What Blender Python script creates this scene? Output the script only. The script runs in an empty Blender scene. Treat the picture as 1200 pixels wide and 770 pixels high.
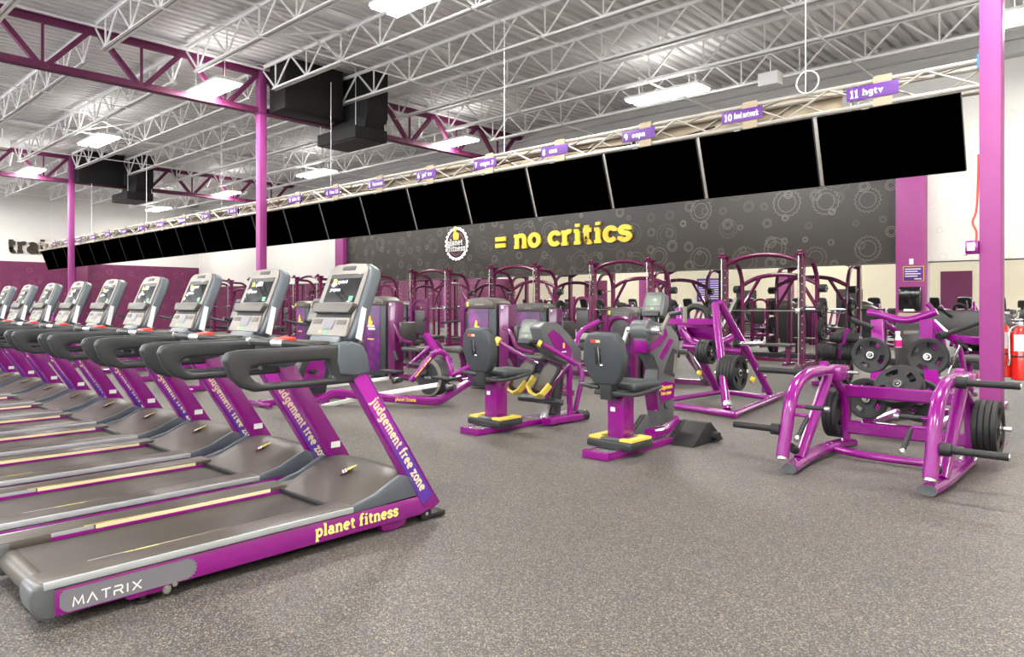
import bpy, bmesh, math, random
from mathutils import Vector, Matrix
random.seed(7)
PI = math.pi
SC = bpy.context.scene
COL = SC.collection
# ------------------------------------------------------------------ camera
FPX, CX, CY, CH = 840.0, 600.0, 355.5, 1.35
TH = math.atan2(780, 840)
SN, CS = math.sin(TH), math.cos(TH)
cam_d = bpy.data.cameras.new('camera')
cam = bpy.data.objects.new('camera', cam_d); COL.objects.link(cam)
cam.location = (0, 0, CH)
cam.rotation_euler = (PI/2, 0, TH)
cam_d.sensor_width = 36; cam_d.lens = FPX/1200*36
cam_d.shift_y = (CY-385)/1200
cam_d.clip_end = 200
SC.camera = cam
# ------------------------------------------------------------------ world
w = bpy.data.worlds.new('world'); SC.world = w; w.use_nodes = True
bg = w.node_tree.nodes['Background']; bg.inputs[0].default_value = (0.9, 0.95, 1, 1); bg.inputs[1].default_value = 21.0
# ------------------------------------------------------------------ exposure
SC.view_settings.view_transform = 'Standard'; SC.view_settings.look = 'None'
SC.view_settings.gamma = 1; SC.view_settings.use_curve_mapping = False
SC.view_settings.exposure = -0.35
SC.cycles.max_bounces = 8; SC.cycles.diffuse_bounces = 4
LIGHT_DOWN, LIGHT_UP = 255.0, 26.0

# ------------------------------------------------------------------ materials
MAT = {}
def mat(name, col, rough=0.5, metal=0.0, var=0.06, scale=6.0, emit=None, estr=1.0, coat=0.0, bump=0.0, bscale=200.0):
    m = bpy.data.materials.new(name); m.use_nodes = True
    nt = m.node_tree; N = nt.nodes; L = nt.links; b = N['Principled BSDF']
    b.inputs['Roughness'].default_value = rough; b.inputs['Metallic'].default_value = metal
    b.inputs['Coat Weight'].default_value = coat
    tc = N.new('ShaderNodeTexCoord')
    if var > 0:
        nz = N.new('ShaderNodeTexNoise'); nz.inputs['Scale'].default_value = scale; nz.inputs['Detail'].default_value = 3
        L.new(tc.outputs['Object'], nz.inputs['Vector'])
        mx = N.new('ShaderNodeMix'); mx.data_type = 'RGBA'
        mx.inputs[6].default_value = (*[c*(1-var) for c in col], 1); mx.inputs[7].default_value = (*[min(1, c*(1+var)) for c in col], 1)
        L.new(nz.outputs['Fac'], mx.inputs[0]); L.new(mx.outputs[2], b.inputs['Base Color'])
    else:
        b.inputs['Base Color'].default_value = (*col, 1)
    if bump > 0:
        n2 = N.new('ShaderNodeTexNoise'); n2.inputs['Scale'].default_value = bscale
        L.new(tc.outputs['Object'], n2.inputs['Vector'])
        bp = N.new('ShaderNodeBump'); bp.inputs['Strength'].default_value = bump; bp.inputs['Distance'].default_value = 0.002
        L.new(n2.outputs['Fac'], bp.inputs['Height']); L.new(bp.outputs[0], b.inputs['Normal'])
    if emit:
        b.inputs['Emission Color'].default_value = (*emit, 1); b.inputs['Emission Strength'].default_value = estr
    MAT[name] = m; return m
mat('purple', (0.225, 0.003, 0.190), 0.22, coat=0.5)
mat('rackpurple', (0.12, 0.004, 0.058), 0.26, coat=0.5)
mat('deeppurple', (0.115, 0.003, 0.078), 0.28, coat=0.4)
mat('colpurple', (0.31, 0.047, 0.225), 0.42)
mat('girder', (0.13, 0.012, 0.07), 0.55)
mat('violet', (0.10, 0.025, 0.33), 0.4, var=0.03)
mat('signviolet', (0.10, 0.02, 0.22), 0.45, var=0.03)
mat('navy', (0.04, 0.015, 0.16), 0.4, var=0.02)
mat('grey', (0.095, 0.10, 0.105), 0.38, var=0.05)
mat('greyblue', (0.088, 0.103, 0.122), 0.35, var=0.05, bump=0.05)
mat('greylight', (0.215, 0.188, 0.165), 0.4)
mat('plategrey', (0.17, 0.165, 0.19), 0.4, var=0.03)
mat('taupe', (0.082, 0.070, 0.060), 0.42, var=0.06)
mat('belt', (0.046, 0.038, 0.031), 0.55, var=0.12, scale=4, bump=0.25, bscale=600)
mat('darkgrey', (0.026, 0.028, 0.031), 0.45)
mat('black', (0.012, 0.012, 0.013), 0.5)
mat('rubber', (0.010, 0.010, 0.011), 0.6, bump=0.1, bscale=300)
mat('pad', (0.045, 0.043, 0.040), 0.42, var=0.1)
mat('seatgrey', (0.043, 0.050, 0.056), 0.5, var=0.06)
mat('silver', (0.62, 0.62, 0.62), 0.25, metal=0.9, var=0.03)
mat('railsilver', (0.42, 0.44, 0.46), 0.35, metal=0.25, var=0.02)
mat('aluminium', (0.50, 0.47, 0.42), 0.4, metal=0.35, var=0.03)
mat('chrome', (0.8, 0.8, 0.8), 0.12, metal=1.0, var=0.02)
mat('yellow', (0.80, 0.62, 0.10), 0.45, var=0.03)
mat('lettering', (0.86, 0.73, 0.22), 0.5, var=0.02)
mat('goldletter', (0.90, 0.62, 0.05), 0.4, var=0.05)
mat('cream', (0.78, 0.68, 0.42), 0.45, var=0.02)
mat('white', (0.80, 0.80, 0.79), 0.5, var=0.02)
mat('steelwhite', (0.86, 0.86, 0.86), 0.55, var=0.04)
mat('decking', (0.80, 0.80, 0.80), 0.6, var=0.08, scale=1.2)
mat('beamgrey', (0.60, 0.61, 0.63), 0.55)
mat('red', (0.72, 0.02, 0.012), 0.25, coat=0.5)
mat('stopred', (0.70, 0.05, 0.03), 0.4)
mat('brown', (0.030, 0.020, 0.012), 0.5)
mat('tan', (0.36, 0.29, 0.20), 0.7)
mat('duct', (0.006, 0.006, 0.0065), 0.75, bump=0.3, bscale=40)
mat('wallwhite', (0.70, 0.69, 0.665), 0.65, var=0.02, scale=1)
mat('wallcream', (0.80, 0.74, 0.58), 0.7, var=0.02, scale=1)
mat('screen', (0.0, 0.0, 0.0), 0.95, var=0)
MAT['screen'].node_tree.nodes['Principled BSDF'].inputs['Specular IOR Level'].default_value = 0.0
mat('screenglass', (0.008, 0.008, 0.009), 0.08, var=0)
mat('lcd', (0.19, 0.22, 0.17), 0.25, var=0.03)
mat('bluecap', (0.05, 0.25, 0.6), 0.5)
mat('lamp', (1, 1, 1), 0.5, var=0, emit=(1.0, 0.97, 0.90), estr=60)
mat('halo', (1, 1, 1), 0.5, var=0, emit=(1.0, 0.97, 0.92), estr=1.6)
mat('uitext', (0.8, 0.8, 0.8), 0.5, var=0, emit=(0.75, 0.85, 1.0), estr=0.7)
mat('uigreen', (0.1, 0.6, 0.2), 0.5, var=0, emit=(0.06, 0.75, 0.20), estr=0.7)
mat('uiyellow', (0.7, 0.7, 0.1), 0.5, var=0, emit=(0.75, 0.8, 0.12), estr=0.7)
mat('pinkliquid', (0.7, 0.02, 0.25), 0.2)
m = bpy.data.materials.new('mirror'); m.use_nodes = True; MAT['mirror'] = m
b = m.node_tree.nodes['Principled BSDF']; b.inputs['Metallic'].default_value = 1; b.inputs['Roughness'].default_value = 0.0
b.inputs['Base Color'].default_value = (0.88, 0.88, 0.86, 1)

m = bpy.data.materials.new('paneglass'); m.use_nodes = True; MAT['paneglass'] = m
nt = m.node_tree; nt.nodes.clear(); o_ = nt.nodes.new('ShaderNodeOutputMaterial'); a_ = nt.nodes.new('ShaderNodeBsdfTransparent'); g_ = nt.nodes.new('ShaderNodeBsdfGlossy'); x_ = nt.nodes.new('ShaderNodeMixShader')
g_.inputs['Roughness'].default_value = 0.02; x_.inputs[0].default_value = 0.06; nt.links.new(a_.outputs[0], x_.inputs[1]); nt.links.new(g_.outputs[0], x_.inputs[2]); nt.links.new(x_.outputs[0], o_.inputs[0])
def floor_mat():
    m = bpy.data.materials.new('rubber_floor'); m.use_nodes = True
    nt = m.node_tree; N = nt.nodes; L = nt.links; b = N['Principled BSDF']
    b.inputs['Roughness'].default_value = 0.55
    tc = N.new('ShaderNodeTexCoord')
    def vor(scale):
        v = N.new('ShaderNodeTexVoronoi'); v.inputs['Scale'].default_value = scale; v.voronoi_dimensions = '2D'
        L.new(tc.outputs['Object'], v.inputs['Vector']); return v
    v = vor(190)
    sp = N.new('ShaderNodeSeparateColor'); L.new(v.outputs['Color'], sp.inputs[0])
    r = N.new('ShaderNodeValToRGB'); r.color_ramp.interpolation = 'CONSTANT'
    e = r.color_ramp.elements; e[0].color = (0.050, 0.046, 0.043, 1); e[1].position = 0.45; e[1].color = (0.100, 0.093, 0.087, 1)
    for p, c in ((0.76, (0.165, 0.15, 0.135)), (0.91, (0.34, 0.255, 0.14)), (0.95, (0.26, 0.25, 0.24))):
        x = e.new(p); x.color = (*c, 1)
    L.new(sp.outputs[0], r.inputs[0])
    nz = N.new('ShaderNodeTexNoise'); nz.inputs['Scale'].default_value = 0.8; nz.inputs['Detail'].default_value = 5
    L.new(tc.outputs['Object'], nz.inputs['Vector'])
    mp = N.new('ShaderNodeMapRange'); mp.inputs[3].default_value = 0.82; mp.inputs[4].default_value = 1.15
    L.new(nz.outputs['Fac'], mp.inputs[0])
    mx = N.new('ShaderNodeMix'); mx.data_type = 'RGBA'; mx.blend_type = 'MULTIPLY'; mx.inputs[0].default_value = 1
    L.new(r.outputs[0], mx.inputs[6]); L.new(mp.outputs[0], mx.inputs[7]); L.new(mx.outputs[2], b.inputs['Base Color'])
    bp = N.new('ShaderNodeBump'); bp.inputs['Strength'].default_value = 0.25; bp.inputs['Distance'].default_value = 0.002
    L.new(sp.outputs[1], bp.inputs['Height']); L.new(bp.outputs[0], b.inputs['Normal'])
    MAT['floor'] = m
floor_mat()

def gear_mat(name, base, line, axis, scale=0.95, amount=0.5, rough=0.45):
    """wall covering printed with cog outlines; the print lies in the wall's own plane"""
    m = bpy.data.materials.new(name); m.use_nodes = True
    nt = m.node_tree; N = nt.nodes; L = nt.links; b = N['Principled BSDF']; b.inputs['Roughness'].default_value = rough
    tc = N.new('ShaderNodeTexCoord'); sx = N.new('ShaderNodeSeparateXYZ'); L.new(tc.outputs['Object'], sx.inputs[0])
    cb = N.new('ShaderNodeCombineXYZ'); L.new(sx.outputs[axis], cb.inputs[0]); L.new(sx.outputs[2], cb.inputs[1])
    def math_(op, a, c=None, c2=None):
        n = N.new('ShaderNodeMath'); n.operation = op
        for i, q in enumerate((a, c, c2)):
            if q is None: continue
            if isinstance(q, (int, float)): n.inputs[i].default_value = q
            else: L.new(q, n.inputs[i])
        return n.outputs[0]
    total = None
    for k, (scl, rmin, rmax) in enumerate(((scale, 0.22, 0.34), (scale*1.9, 0.10, 0.26))):
        mp = N.new('ShaderNodeMapping'); mp.inputs['Location'].default_value = (k*3.7+11, k*1.3+5, 0); mp.inputs['Scale'].default_value = (scl, scl, 1)
        L.new(cb.outputs[0], mp.inputs[0])
        v = N.new('ShaderNodeTexVoronoi'); v.voronoi_dimensions = '2D'; v.inputs['Scale'].default_value = 1; v.inputs['Randomness'].default_value = 0.6
        L.new(mp.outputs[0], v.inputs['Vector'])
        sc = N.new('ShaderNodeSeparateColor'); L.new(v.outputs['Color'], sc.inputs[0])
        rad = math_('MULTIPLY_ADD', sc.outputs[0], rmax-rmin, rmin)
        df = N.new('ShaderNodeVectorMath'); df.operation = 'SUBTRACT'; L.new(mp.outputs[0], df.inputs[0]); L.new(v.outputs['Position'], df.inputs[1])
        s2 = N.new('ShaderNodeSeparateXYZ'); L.new(df.outputs[0], s2.inputs[0])
        ang = math_('ARCTAN2', s2.outputs[1], s2.outputs[0])
        tooth = math_('MULTIPLY', math_('SIGN', math_('SINE', math_('MULTIPLY', ang, 18.0))), 0.011)
        d = v.outputs['Distance']
        t = 0.0075*scl/scale
        r1 = math_('LESS_THAN', math_('ABSOLUTE', math_('SUBTRACT', math_('ADD', d, tooth), rad)), t)
        r2 = math_('LESS_THAN', math_('ABSOLUTE', math_('SUBTRACT', d, math_('MULTIPLY', rad, 0.66))), t*0.8)
        f = math_('MULTIPLY', math_('MAXIMUM', r1, r2), math_('MULTIPLY_ADD', sc.outputs[1], 0.7, 0.3))
        total = f if total is None else math_('MAXIMUM', total, f)
    mx = N.new('ShaderNodeMix'); mx.data_type = 'RGBA'; mx.inputs[6].default_value = (*base, 1); mx.inputs[7].default_value = (*line, 1)
    L.new(math_('MULTIPLY', total, amount), mx.inputs[0]); L.new(mx.outputs[2], b.inputs['Base Color'])
    MAT[name] = m
gear_mat('muralblack', (0.028, 0.025, 0.022), (0.40, 0.37, 0.30), 0, amount=0.38)
gear_mat('muralwhite', (0.71, 0.70, 0.665), (0.52, 0.50, 0.45), 0, amount=0.45, rough=0.6)
gear_mat('muralpurple', (0.125, 0.011, 0.065), (0.30, 0.10, 0.15), 1, amount=0.6, rough=0.6)
def decal_mat():
    m = bpy.data.materials.new('uprightdecal'); m.use_nodes = True
    nt = m.node_tree; N = nt.nodes; L = nt.links; b = N['Principled BSDF']; b.inputs['Roughness'].default_value = 0.35
    tc = N.new('ShaderNodeTexCoord'); sx = N.new('ShaderNodeSeparateXYZ'); L.new(tc.outputs['Generated'], sx.inputs[0])
    r = N.new('ShaderNodeValToRGB'); e = r.color_ramp.elements
    e[0].position = 0.35; e[0].color = (0.10, 0.03, 0.33, 1); e[1].position = 0.75; e[1].color = (0.42, 0.014, 0.36, 1)
    L.new(sx.outputs[2], r.inputs[0]); L.new(r.outputs[0], b.inputs['Base Color']); MAT['uprightdecal'] = m
decal_mat()
def art_mat():
    m = bpy.data.materials.new('towerart'); m.use_nodes = True
    nt = m.node_tree; N = nt.nodes; L = nt.links; b = N['Principled BSDF']; b.inputs['Roughness'].default_value = 0.4
    tc = N.new('ShaderNodeTexCoord'); v = N.new('ShaderNodeTexVoronoi'); v.inputs['Scale'].default_value = 6; L.new(tc.outputs['Object'], v.inputs['Vector'])
    r = N.new('ShaderNodeValToRGB'); e = r.color_ramp.elements
    e[0].color = (0.22, 0.01, 0.21, 1); e[1].color = (0.06, 0.006, 0.085, 1); e[1].position = 0.7
    L.new(v.outputs['Distance'], r.inputs[0]); L.new(r.outputs[0], b.inputs['Base Color']); MAT['towerart'] = m
art_mat()

# ------------------------------------------------------------------ helpers
def ray(px, py):
    u = (px-CX)/FPX; v = (CY-py)/FPX
    return Vector((-SN+CS*u, CS+SN*u, v))
def at(px, py, X=None, Y=None, Z=None):
    d = ray(px, py)
    t = X/d.x if X is not None else Y/d.y if Y is not None else (Z-CH)/d.z
    return Vector((0, 0, CH)) + d*t

def link(name, bm, m, parent=None, smooth=True, loc=None):
    bmesh.ops.recalc_face_normals(bm, faces=bm.faces)
    me = bpy.data.meshes.new(name); bm.to_mesh(me); bm.free()
    me.materials.append(MAT[m])
    if smooth:
        me.shade_smooth()
        try: me.set_sharp_from_angle(angle=math.radians(35))
        except Exception: pass
    o = bpy.data.objects.new(name, me); COL.objects.link(o)
    if parent is not None: o.parent = parent
    if loc is not None: o.location = loc
    return o
def tag(o, label, cat, group=None, kind=None):
    o['label'] = label; o['category'] = cat
    if group: o['group'] = group
    if kind: o['kind'] = kind
    return o
def thing(name, label, cat, loc=(0, 0, 0), rz=0, group=None):
    o = bpy.data.objects.new(name, None); COL.objects.link(o); o.empty_display_size = 0.1
    o.location = loc; o.rotation_euler = (0, 0, rz)
    return tag(o, label, cat, group)
def struct(o):
    o['kind'] = 'structure'; return o
def kids(o): return CHILD.get(o.name) or list(o.children)
CHILD = {}
def dup(root, loc=None, label=None, group=None, rz=None):
    r = root.copy(); COL.objects.link(r)
    if loc is not None: r.location = loc
    if rz is not None: r.rotation_euler = (0, 0, rz)
    if label: r['label'] = label
    if group: r['group'] = group
    for ch in list(root.children):
        c = ch.copy(); COL.objects.link(c); c.parent = r
        for g in list(ch.children):
            d = g.copy(); COL.objects.link(d); d.parent = c
    return r
ORD = ['first', 'second', 'third', 'fourth', 'fifth', 'sixth', 'seventh', 'eighth', 'ninth', 'tenth', 'eleventh', 'twelfth',
       'thirteenth', 'fourteenth', 'fifteenth', 'sixteenth', 'seventeenth', 'eighteenth', 'nineteenth', 'twentieth',
       'twenty-first', 'twenty-second', 'twenty-third', 'twenty-fourth', 'twenty-fifth', 'twenty-sixth']

def BM(): return bmesh.new()
def box(bm, x0, x1, y0, y1, z0, z1, M=None):
    vs = [Vector((x, y, z)) for x in (x0, x1) for y in (y0, y1) for z in (z0, z1)]
    if M is not None: vs = [M @ v for v in vs]
    v = [bm.verts.new(q) for q in vs]
    for f in ((0, 1, 3, 2), (4, 6, 7, 5), (0, 4, 5, 1), (2, 3, 7, 6), (0, 2, 6, 4), (1, 5, 7, 3)):
        bm.faces.new([v[i] for i in f])
    return v
def prism(bm, pts, axis, a, b2, M=None):
    """extrude a 2D polygon. axis 'x': pts are (y,z); 'y': pts are (x,z); 'z': pts are (x,y)"""
    def mk(p, t):
        q = {'x': (t, p[0], p[1]), 'y': (p[0], t, p[1]), 'z': (p[0], p[1], t)}[axis]
        q = Vector(q); return M @ q if M is not None else q
    A = [bm.verts.new(mk(p, a)) for p in pts]; B = [bm.verts.new(mk(p, b2)) for p in pts]
    n = len(pts)
    bm.faces.new(A); bm.faces.new(B[::-1])
    for i in range(n): bm.faces.new((A[i], A[(i+1) % n], B[(i+1) % n], B[i]))
def ringprism(bm, outer, inner, axis, a, b2):
    def mk(p, t): return Vector({'x': (t, p[0], p[1]), 'y': (p[0], t, p[1]), 'z': (p[0], p[1], t)}[axis])
    n = len(outer)
    V = [[bm.verts.new(mk(p, t)) for p in L] for L in (outer, inner) for t in (a, b2)]
    oa, ob, ia, ib = V
    for i in range(n):
        j = (i+1) % n
        bm.faces.new((oa[i], oa[j], ia[j], ia[i])); bm.faces.new((ob[i], ib[i], ib[j], ob[j]))
        bm.faces.new((oa[i], ob[i], ob[j], oa[j])); bm.faces.new((ia[i], ia[j], ib[j], ib[i]))
def bevel(bm, wdt, seg=2, ang=30):
    bmesh.ops.recalc_face_normals(bm, faces=bm.faces)
    es = [e for e in bm.edges if len(e.link_faces) == 2 and e.calc_face_angle(0) > math.radians(ang)]
    if es: bmesh.ops.bevel(bm, geom=es, offset=wdt, segments=seg, profile=0.5, affect='EDGES', clamp_overlap=True)
    return bm
def tube(bm, pts, r, n=10, closed=False, sect=None, caps=True, up=None):
    """sweep a round (or given 2D) section along a path"""
    P = [Vector(p) for p in pts]; m = len(P)
    T = []
    for i in range(m):
        a = P[(i-1) % m] if (closed or i > 0) else P[i]; c = P[(i+1) % m] if (closed or i < m-1) else P[i]
        d1 = (P[i]-a); d2 = (c-P[i])
        d1 = d1.normalized() if d1.length > 1e-9 else d2.normalized()
        d2 = d2.normalized() if d2.length > 1e-9 else d1
        T.append((d1+d2).normalized() if (d1+d2).length > 1e-6 else d1)
    if sect is None: sect = [(math.cos(2*PI*k/n), math.sin(2*PI*k/n)) for k in range(n)]; scl = r
    else: scl = 1.0
    u = Vector(up) if up is not None else (Vector((0, 0, 1)) if abs(T[0].z) < 0.9 else Vector((0, 1, 0)))
    rings = []
    for i in range(m):
        u = (u - T[i]*u.dot(T[i])).normalized(); v = T[i].cross(u)
        if 0 < i < m-1 or closed:
            d1 = (P[i]-P[(i-1) % m]).normalized(); cosb = max(0.5, d1.dot(T[i]))
        else: cosb = 1
        rr = r if not isinstance(r, (list, tuple)) else r[i]
        s = scl if not isinstance(r, (list, tuple)) else rr
        rings.append([bm.verts.new(P[i] + (v*x + u*y)*s) for x, y in sect])
    k = len(sect)
    for i in range(m if closed else m-1):
        A = rings[i]; B = rings[(i+1) % m]
        for j in range(k): bm.faces.new((A[j], A[(j+1) % k], B[(j+1) % k], B[j]))
    if not closed and caps: bm.faces.new(rings[0][::-1]); bm.faces.new(rings[-1])
def rect(wd, ht, c=0.008):
    a, b2 = wd/2, ht/2
    return [(-a, -b2+c), (-a+c, -b2), (a-c, -b2), (a, -b2+c), (a, b2-c), (a-c, b2), (-a+c, b2), (-a, b2-c)]
def smoothpath(pts, k=5):
    P = [Vector(p) for p in pts]; out = [P[0]]
    for i in range(len(P)-1):
        p0 = P[max(i-1, 0)]; p1 = P[i]; p2 = P[i+1]; p3 = P[min(i+2, len(P)-1)]
        for s in range(1, k+1):
            t = s/k
            out.append(0.5*((2*p1)+(p2-p0)*t+(2*p0-5*p1+4*p2-p3)*t*t+(3*p1-p0-3*p2+p3)*t**3))
    return out
def fillet(pts, rad=0.08, k=4):
    P = [Vector(p) for p in pts]; out = [P[0]]
    for i in range(1, len(P)-1):
        a = (P[i-1]-P[i]); c = (P[i+1]-P[i]); q = min(rad, a.length*0.45, c.length*0.45)
        s = P[i]+a.normalized()*q; e = P[i]+c.normalized()*q
        for j in range(k+1):
            t = j/k; out.append((1-t)**2*s+2*t*(1-t)*P[i]+t*t*e)
    out.append(P[-1]); return out
def cyl(bm, p0, p1, r, n=16): tube(bm, [p0, p1], r, n)
def part(parent, name, m, fn, *a, **k):
    bm = BM(); fn(bm, *a, **k); return link(name, bm, m, parent)
def T(parent, name, m, pts, r, n=10, fil=None, sect=None, up=None):
    if fil: pts = fillet(pts, fil)
    bm = BM(); tube(bm, pts, r, n, sect=sect, up=up); return link(name, bm, m, parent)
def B(parent, name, m, x0, x1, y0, y1, z0, z1, bv=0.0, seg=2, M=None):
    bm = BM(); box(bm, x0, x1, y0, y1, z0, z1, M)
    if bv: bevel(bm, bv, seg)
    return link(name, bm, m, parent)
def Pz(parent, name, m, pts, axis, a, b2, bv=0.0, seg=2, M=None):
    bm = BM(); prism(bm, pts, axis, a, b2, M)
    if bv: bevel(bm, bv, seg)
    return link(name, bm, m, parent)
def local(root, *vs):
    """world points -> a thing's own frame (things here are only moved and turned about z)"""
    M = Matrix.Translation(root.location) @ Matrix.Rotation(root.rotation_euler.z, 4, 'Z'); Mi = M.inverted()
    return [Mi @ Vector(v) for v in vs]

# ------------------------------------------------------------------ slab lettering (stroke font)
def _arc(cx, cy, rx, ry, a0, a1, n=9):
    return [(cx+rx*math.cos(math.radians(a0+(a1-a0)*i/n)), cy+ry*math.sin(math.radians(a0+(a1-a0)*i/n))) for i in range(n+1)]
G = {}
def g(ch, adv, strokes, serifs=()): G[ch] = (adv, strokes, serifs)
O = lambda cx=2.3, cy=2.5, rx=1.75, ry=2.1: _arc(cx, cy, rx, ry, 0, 360, 16)
g('a', 4.9, [[(.9, 4.0)] + _arc(2.2, 3.4, 1.3, 1.15, 120, 0, 6) + [(3.5, .4)], _arc(2.1, 1.6, 1.4, 1.25, 0, 360, 14)], [(3.9, .4, .8)])
g('b', 5, [[(1, 0.3), (1, 7)], O(2.7, 2.5, 1.6, 2.1)], [(.7, 7, .7)])
g('c', 4.6, [_arc(2.5, 2.5, 1.8, 2.1, 45, 320, 14), [(3.9, 4.4), (3.9, 3.4)]])
g('d', 5.2, [[(3.8, 0.3), (3.8, 7)], O(2.2, 2.5, 1.6, 2.1)], [(3.4, 7, .8), (4.1, .3, .8)])
g('e', 4.8, [[(.8, 2.6), (4.0, 2.6)], _arc(2.4, 2.5, 1.75, 2.1, 0, 310, 15)])
g('f', 3.6, [[(1.4, .3)] + [(1.4, 5.4)] + _arc(2.5, 5.7, 1.1, 1.3, 180, 50, 6), [(.3, 4.5), (3.0, 4.5)]], [(1.4, .3, 1.1)])
g('g', 5, [O(2.2, 2.7, 1.5, 1.9), [(3.7, 4.6)] + [(3.7, -.6)] + _arc(2.2, -.6, 1.5, 1.3, 0, -150, 7)], [(4.1, 4.6, .6)])
g('h', 5.4, [[(1.1, .3), (1.1, 7)], [(1.1, 3.2)] + _arc(2.6, 3.2, 1.5, 1.4, 170, 0, 7) + [(4.1, .3)]], [(.9, 7, .8), (1.1, .3, 1), (4.2, .3, 1)])
g('i', 2.8, [[(1.4, .3), (1.4, 4.5)], [(1.4, 5.9), (1.4, 7.0)]], [(1.0, 4.5, .8), (1.4, .3, 1.1)])
g('j', 2.8, [[(1.6, 4.5)] + [(1.6, -.6)] + _arc(.6, -.6, 1.0, 1.3, 0, -130, 6), [(1.6, 5.9), (1.6, 7.0)]], [(1.1, 4.5, .9)])
g('k', 5.2, [[(1.1, .3), (1.1, 7)], [(4.0, 4.6), (1.5, 2.2)], [(2.2, 2.9), (4.2, .3)]], [(.8, 7, .8), (1.1, .3, 1), (4.2, .3, .9), (4.0, 4.5, .9)])
g('l', 2.8, [[(1.4, .3), (1.4, 7)]], [(1.0, 7, .8), (1.4, .3, 1.1)])
g('m', 7.8, [[(1.1, .3), (1.1, 4.5)], [(1.1, 3.2)] + _arc(2.5, 3.2, 1.4, 1.4, 170, 0, 7) + [(3.9, .3)], [(3.9, 3.2)] + _arc(5.3, 3.2, 1.4, 1.4, 170, 0, 7) + [(6.7, .3)]], [(.8, 4.5, .8), (1.1, .3, .9), (3.9, .3, .9), (6.8, .3, .9)])
g('n', 5.4, [[(1.1, .3), (1.1, 4.5)], [(1.1, 3.2)] + _arc(2.6, 3.2, 1.5, 1.4, 170, 0, 7) + [(4.1, .3)]], [(.8, 4.5, .8), (1.1, .3, 1), (4.2, .3, 1)])
g('o', 4.7, [O()])
g('p', 5.1, [[(1.1, -2.2), (1.1, 4.5)], O(2.7, 2.5, 1.6, 2.1)], [(.8, 4.5, .8), (1.2, -2.2, 1.1)])
g('r', 4.1, [[(1.2, .3), (1.2, 4.5)], [(1.2, 2.8)] + _arc(2.8, 2.8, 1.6, 1.8, 170, 60, 6)], [(.9, 4.5, .8), (1.3, .3, 1.2)])
g('s', 4.2, [_arc(2.1, 3.6, 1.35, 1.0, 30, 270, 9) + _arc(2.1, 1.4, 1.4, 1.15, 90, -150, 9), [(3.4, 4.7), (3.4, 3.5)], [(.7, 1.5), (.7, .3)]])
g('t', 3.6, [[(1.4, 6.2)] + [(1.4, 1.3)] + _arc(2.4, 1.4, 1.0, 1.1, 180, 310, 6), [(.3, 4.5), (3.0, 4.5)]])
g('u', 5.4, [[(1.2, 4.5), (1.2, 1.7)] + _arc(2.5, 1.7, 1.3, 1.4, 180, 350, 7), [(4.0, 4.5), (4.0, .3)]], [(.9, 4.5, .8), (3.6, 4.5, .8), (4.4, .3, .8)])
g('v', 5, [[(1.1, 4.5), (2.5, .3), (3.9, 4.5)]], [(1.0, 4.5, .9), (4.0, 4.5, .9)])
g('w', 7.2, [[(1.1, 4.5), (2.3, .3), (3.6, 4.5), (4.9, .3), (6.1, 4.5)]], [(1.0, 4.5, .9), (6.2, 4.5, .9)])
g('x', 5, [[(1.1, 4.5), (3.9, .3)], [(3.9, 4.5), (1.1, .3)]], [(1.1, 4.5, .9), (3.9, 4.5, .9), (1.1, .3, .9), (3.9, .3, .9)])
g('z', 4.8, [[(1, 3.5), (1, 4.5), (3.7, 4.5), (1, .3), (3.8, .3), (3.8, 1.3)]])
g('=', 5.6, [[(.6, 3.9), (4.9, 3.9)], [(.6, 1.4), (4.9, 1.4)]])
g('0', 5, [_arc(2.4, 3.4, 1.6, 3.0, 0, 360, 16)])
g('1', 3.6, [[(.6, 5.4), (1.9, 6.5), (1.9, .3)]], [(1.9, .3, 1.3)])
g('2', 4.8, [_arc(2.3, 4.9, 1.5, 1.6, 170, -30, 8) + [(.8, .4), (4.0, .4)]])
g('3', 4.8, [_arc(2.2, 4.9, 1.4, 1.5, 160, -80, 8) + _arc(2.2, 1.9, 1.6, 1.6, 90, -150, 8)])
g('4', 5, [[(3.4, .3), (3.4, 6.5), (.6, 2.1), (4.6, 2.1)]], [(3.4, .3, 1)])
g('5', 4.8, [[(3.8, 6.5), (1.1, 6.5), (1, 3.7)] + _arc(2.2, 2.2, 1.6, 1.9, 110, -150, 9)])
g('6', 5, [[(3.6, 6.4)] + _arc(2.6, 3.0, 1.9, 3.2, 100, 190, 6), O(2.4, 2.1, 1.5, 1.8)])
g('7', 4.6, [[(.7, 5.6), (.7, 6.4), (3.9, 6.4), (1.9, .3)]])
g('8', 4.8, [O(2.3, 5.0, 1.25, 1.4), O(2.3, 1.9, 1.6, 1.6)])
g('9', 5, [O(2.4, 4.6, 1.5, 1.8), [(3.9, 4.6)] + _arc(2.2, 3.6, 1.8, 3.3, 0, -80, 6)])
S = {}
def s(ch, adv, strokes): S[ch] = (adv, strokes, ())
s('M', 8, [[(.6, 0), (1.4, 6), (3.9, 1.2), (6.4, 6), (7.2, 0)]])
s('A', 8, [[(.4, 0), (3.6, 6), (6.8, 0)]])
s('T', 7, [[(.4, 6), (6.4, 6)], [(3.4, 6), (3.4, 0)]])
s('R', 7.5, [[(.8, 0), (.8, 3), (5.2, 3), (6.2, 4), (6.2, 5.2), (5.4, 6), (.8, 6)], [(4.4, 3), (6.6, 0)]])
s('I', 3, [[(1.2, 0), (1.2, 6)]])
s('X', 7.5, [[(.6, 0), (6.6, 6)], [(.6, 6), (6.6, 0)]])
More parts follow.
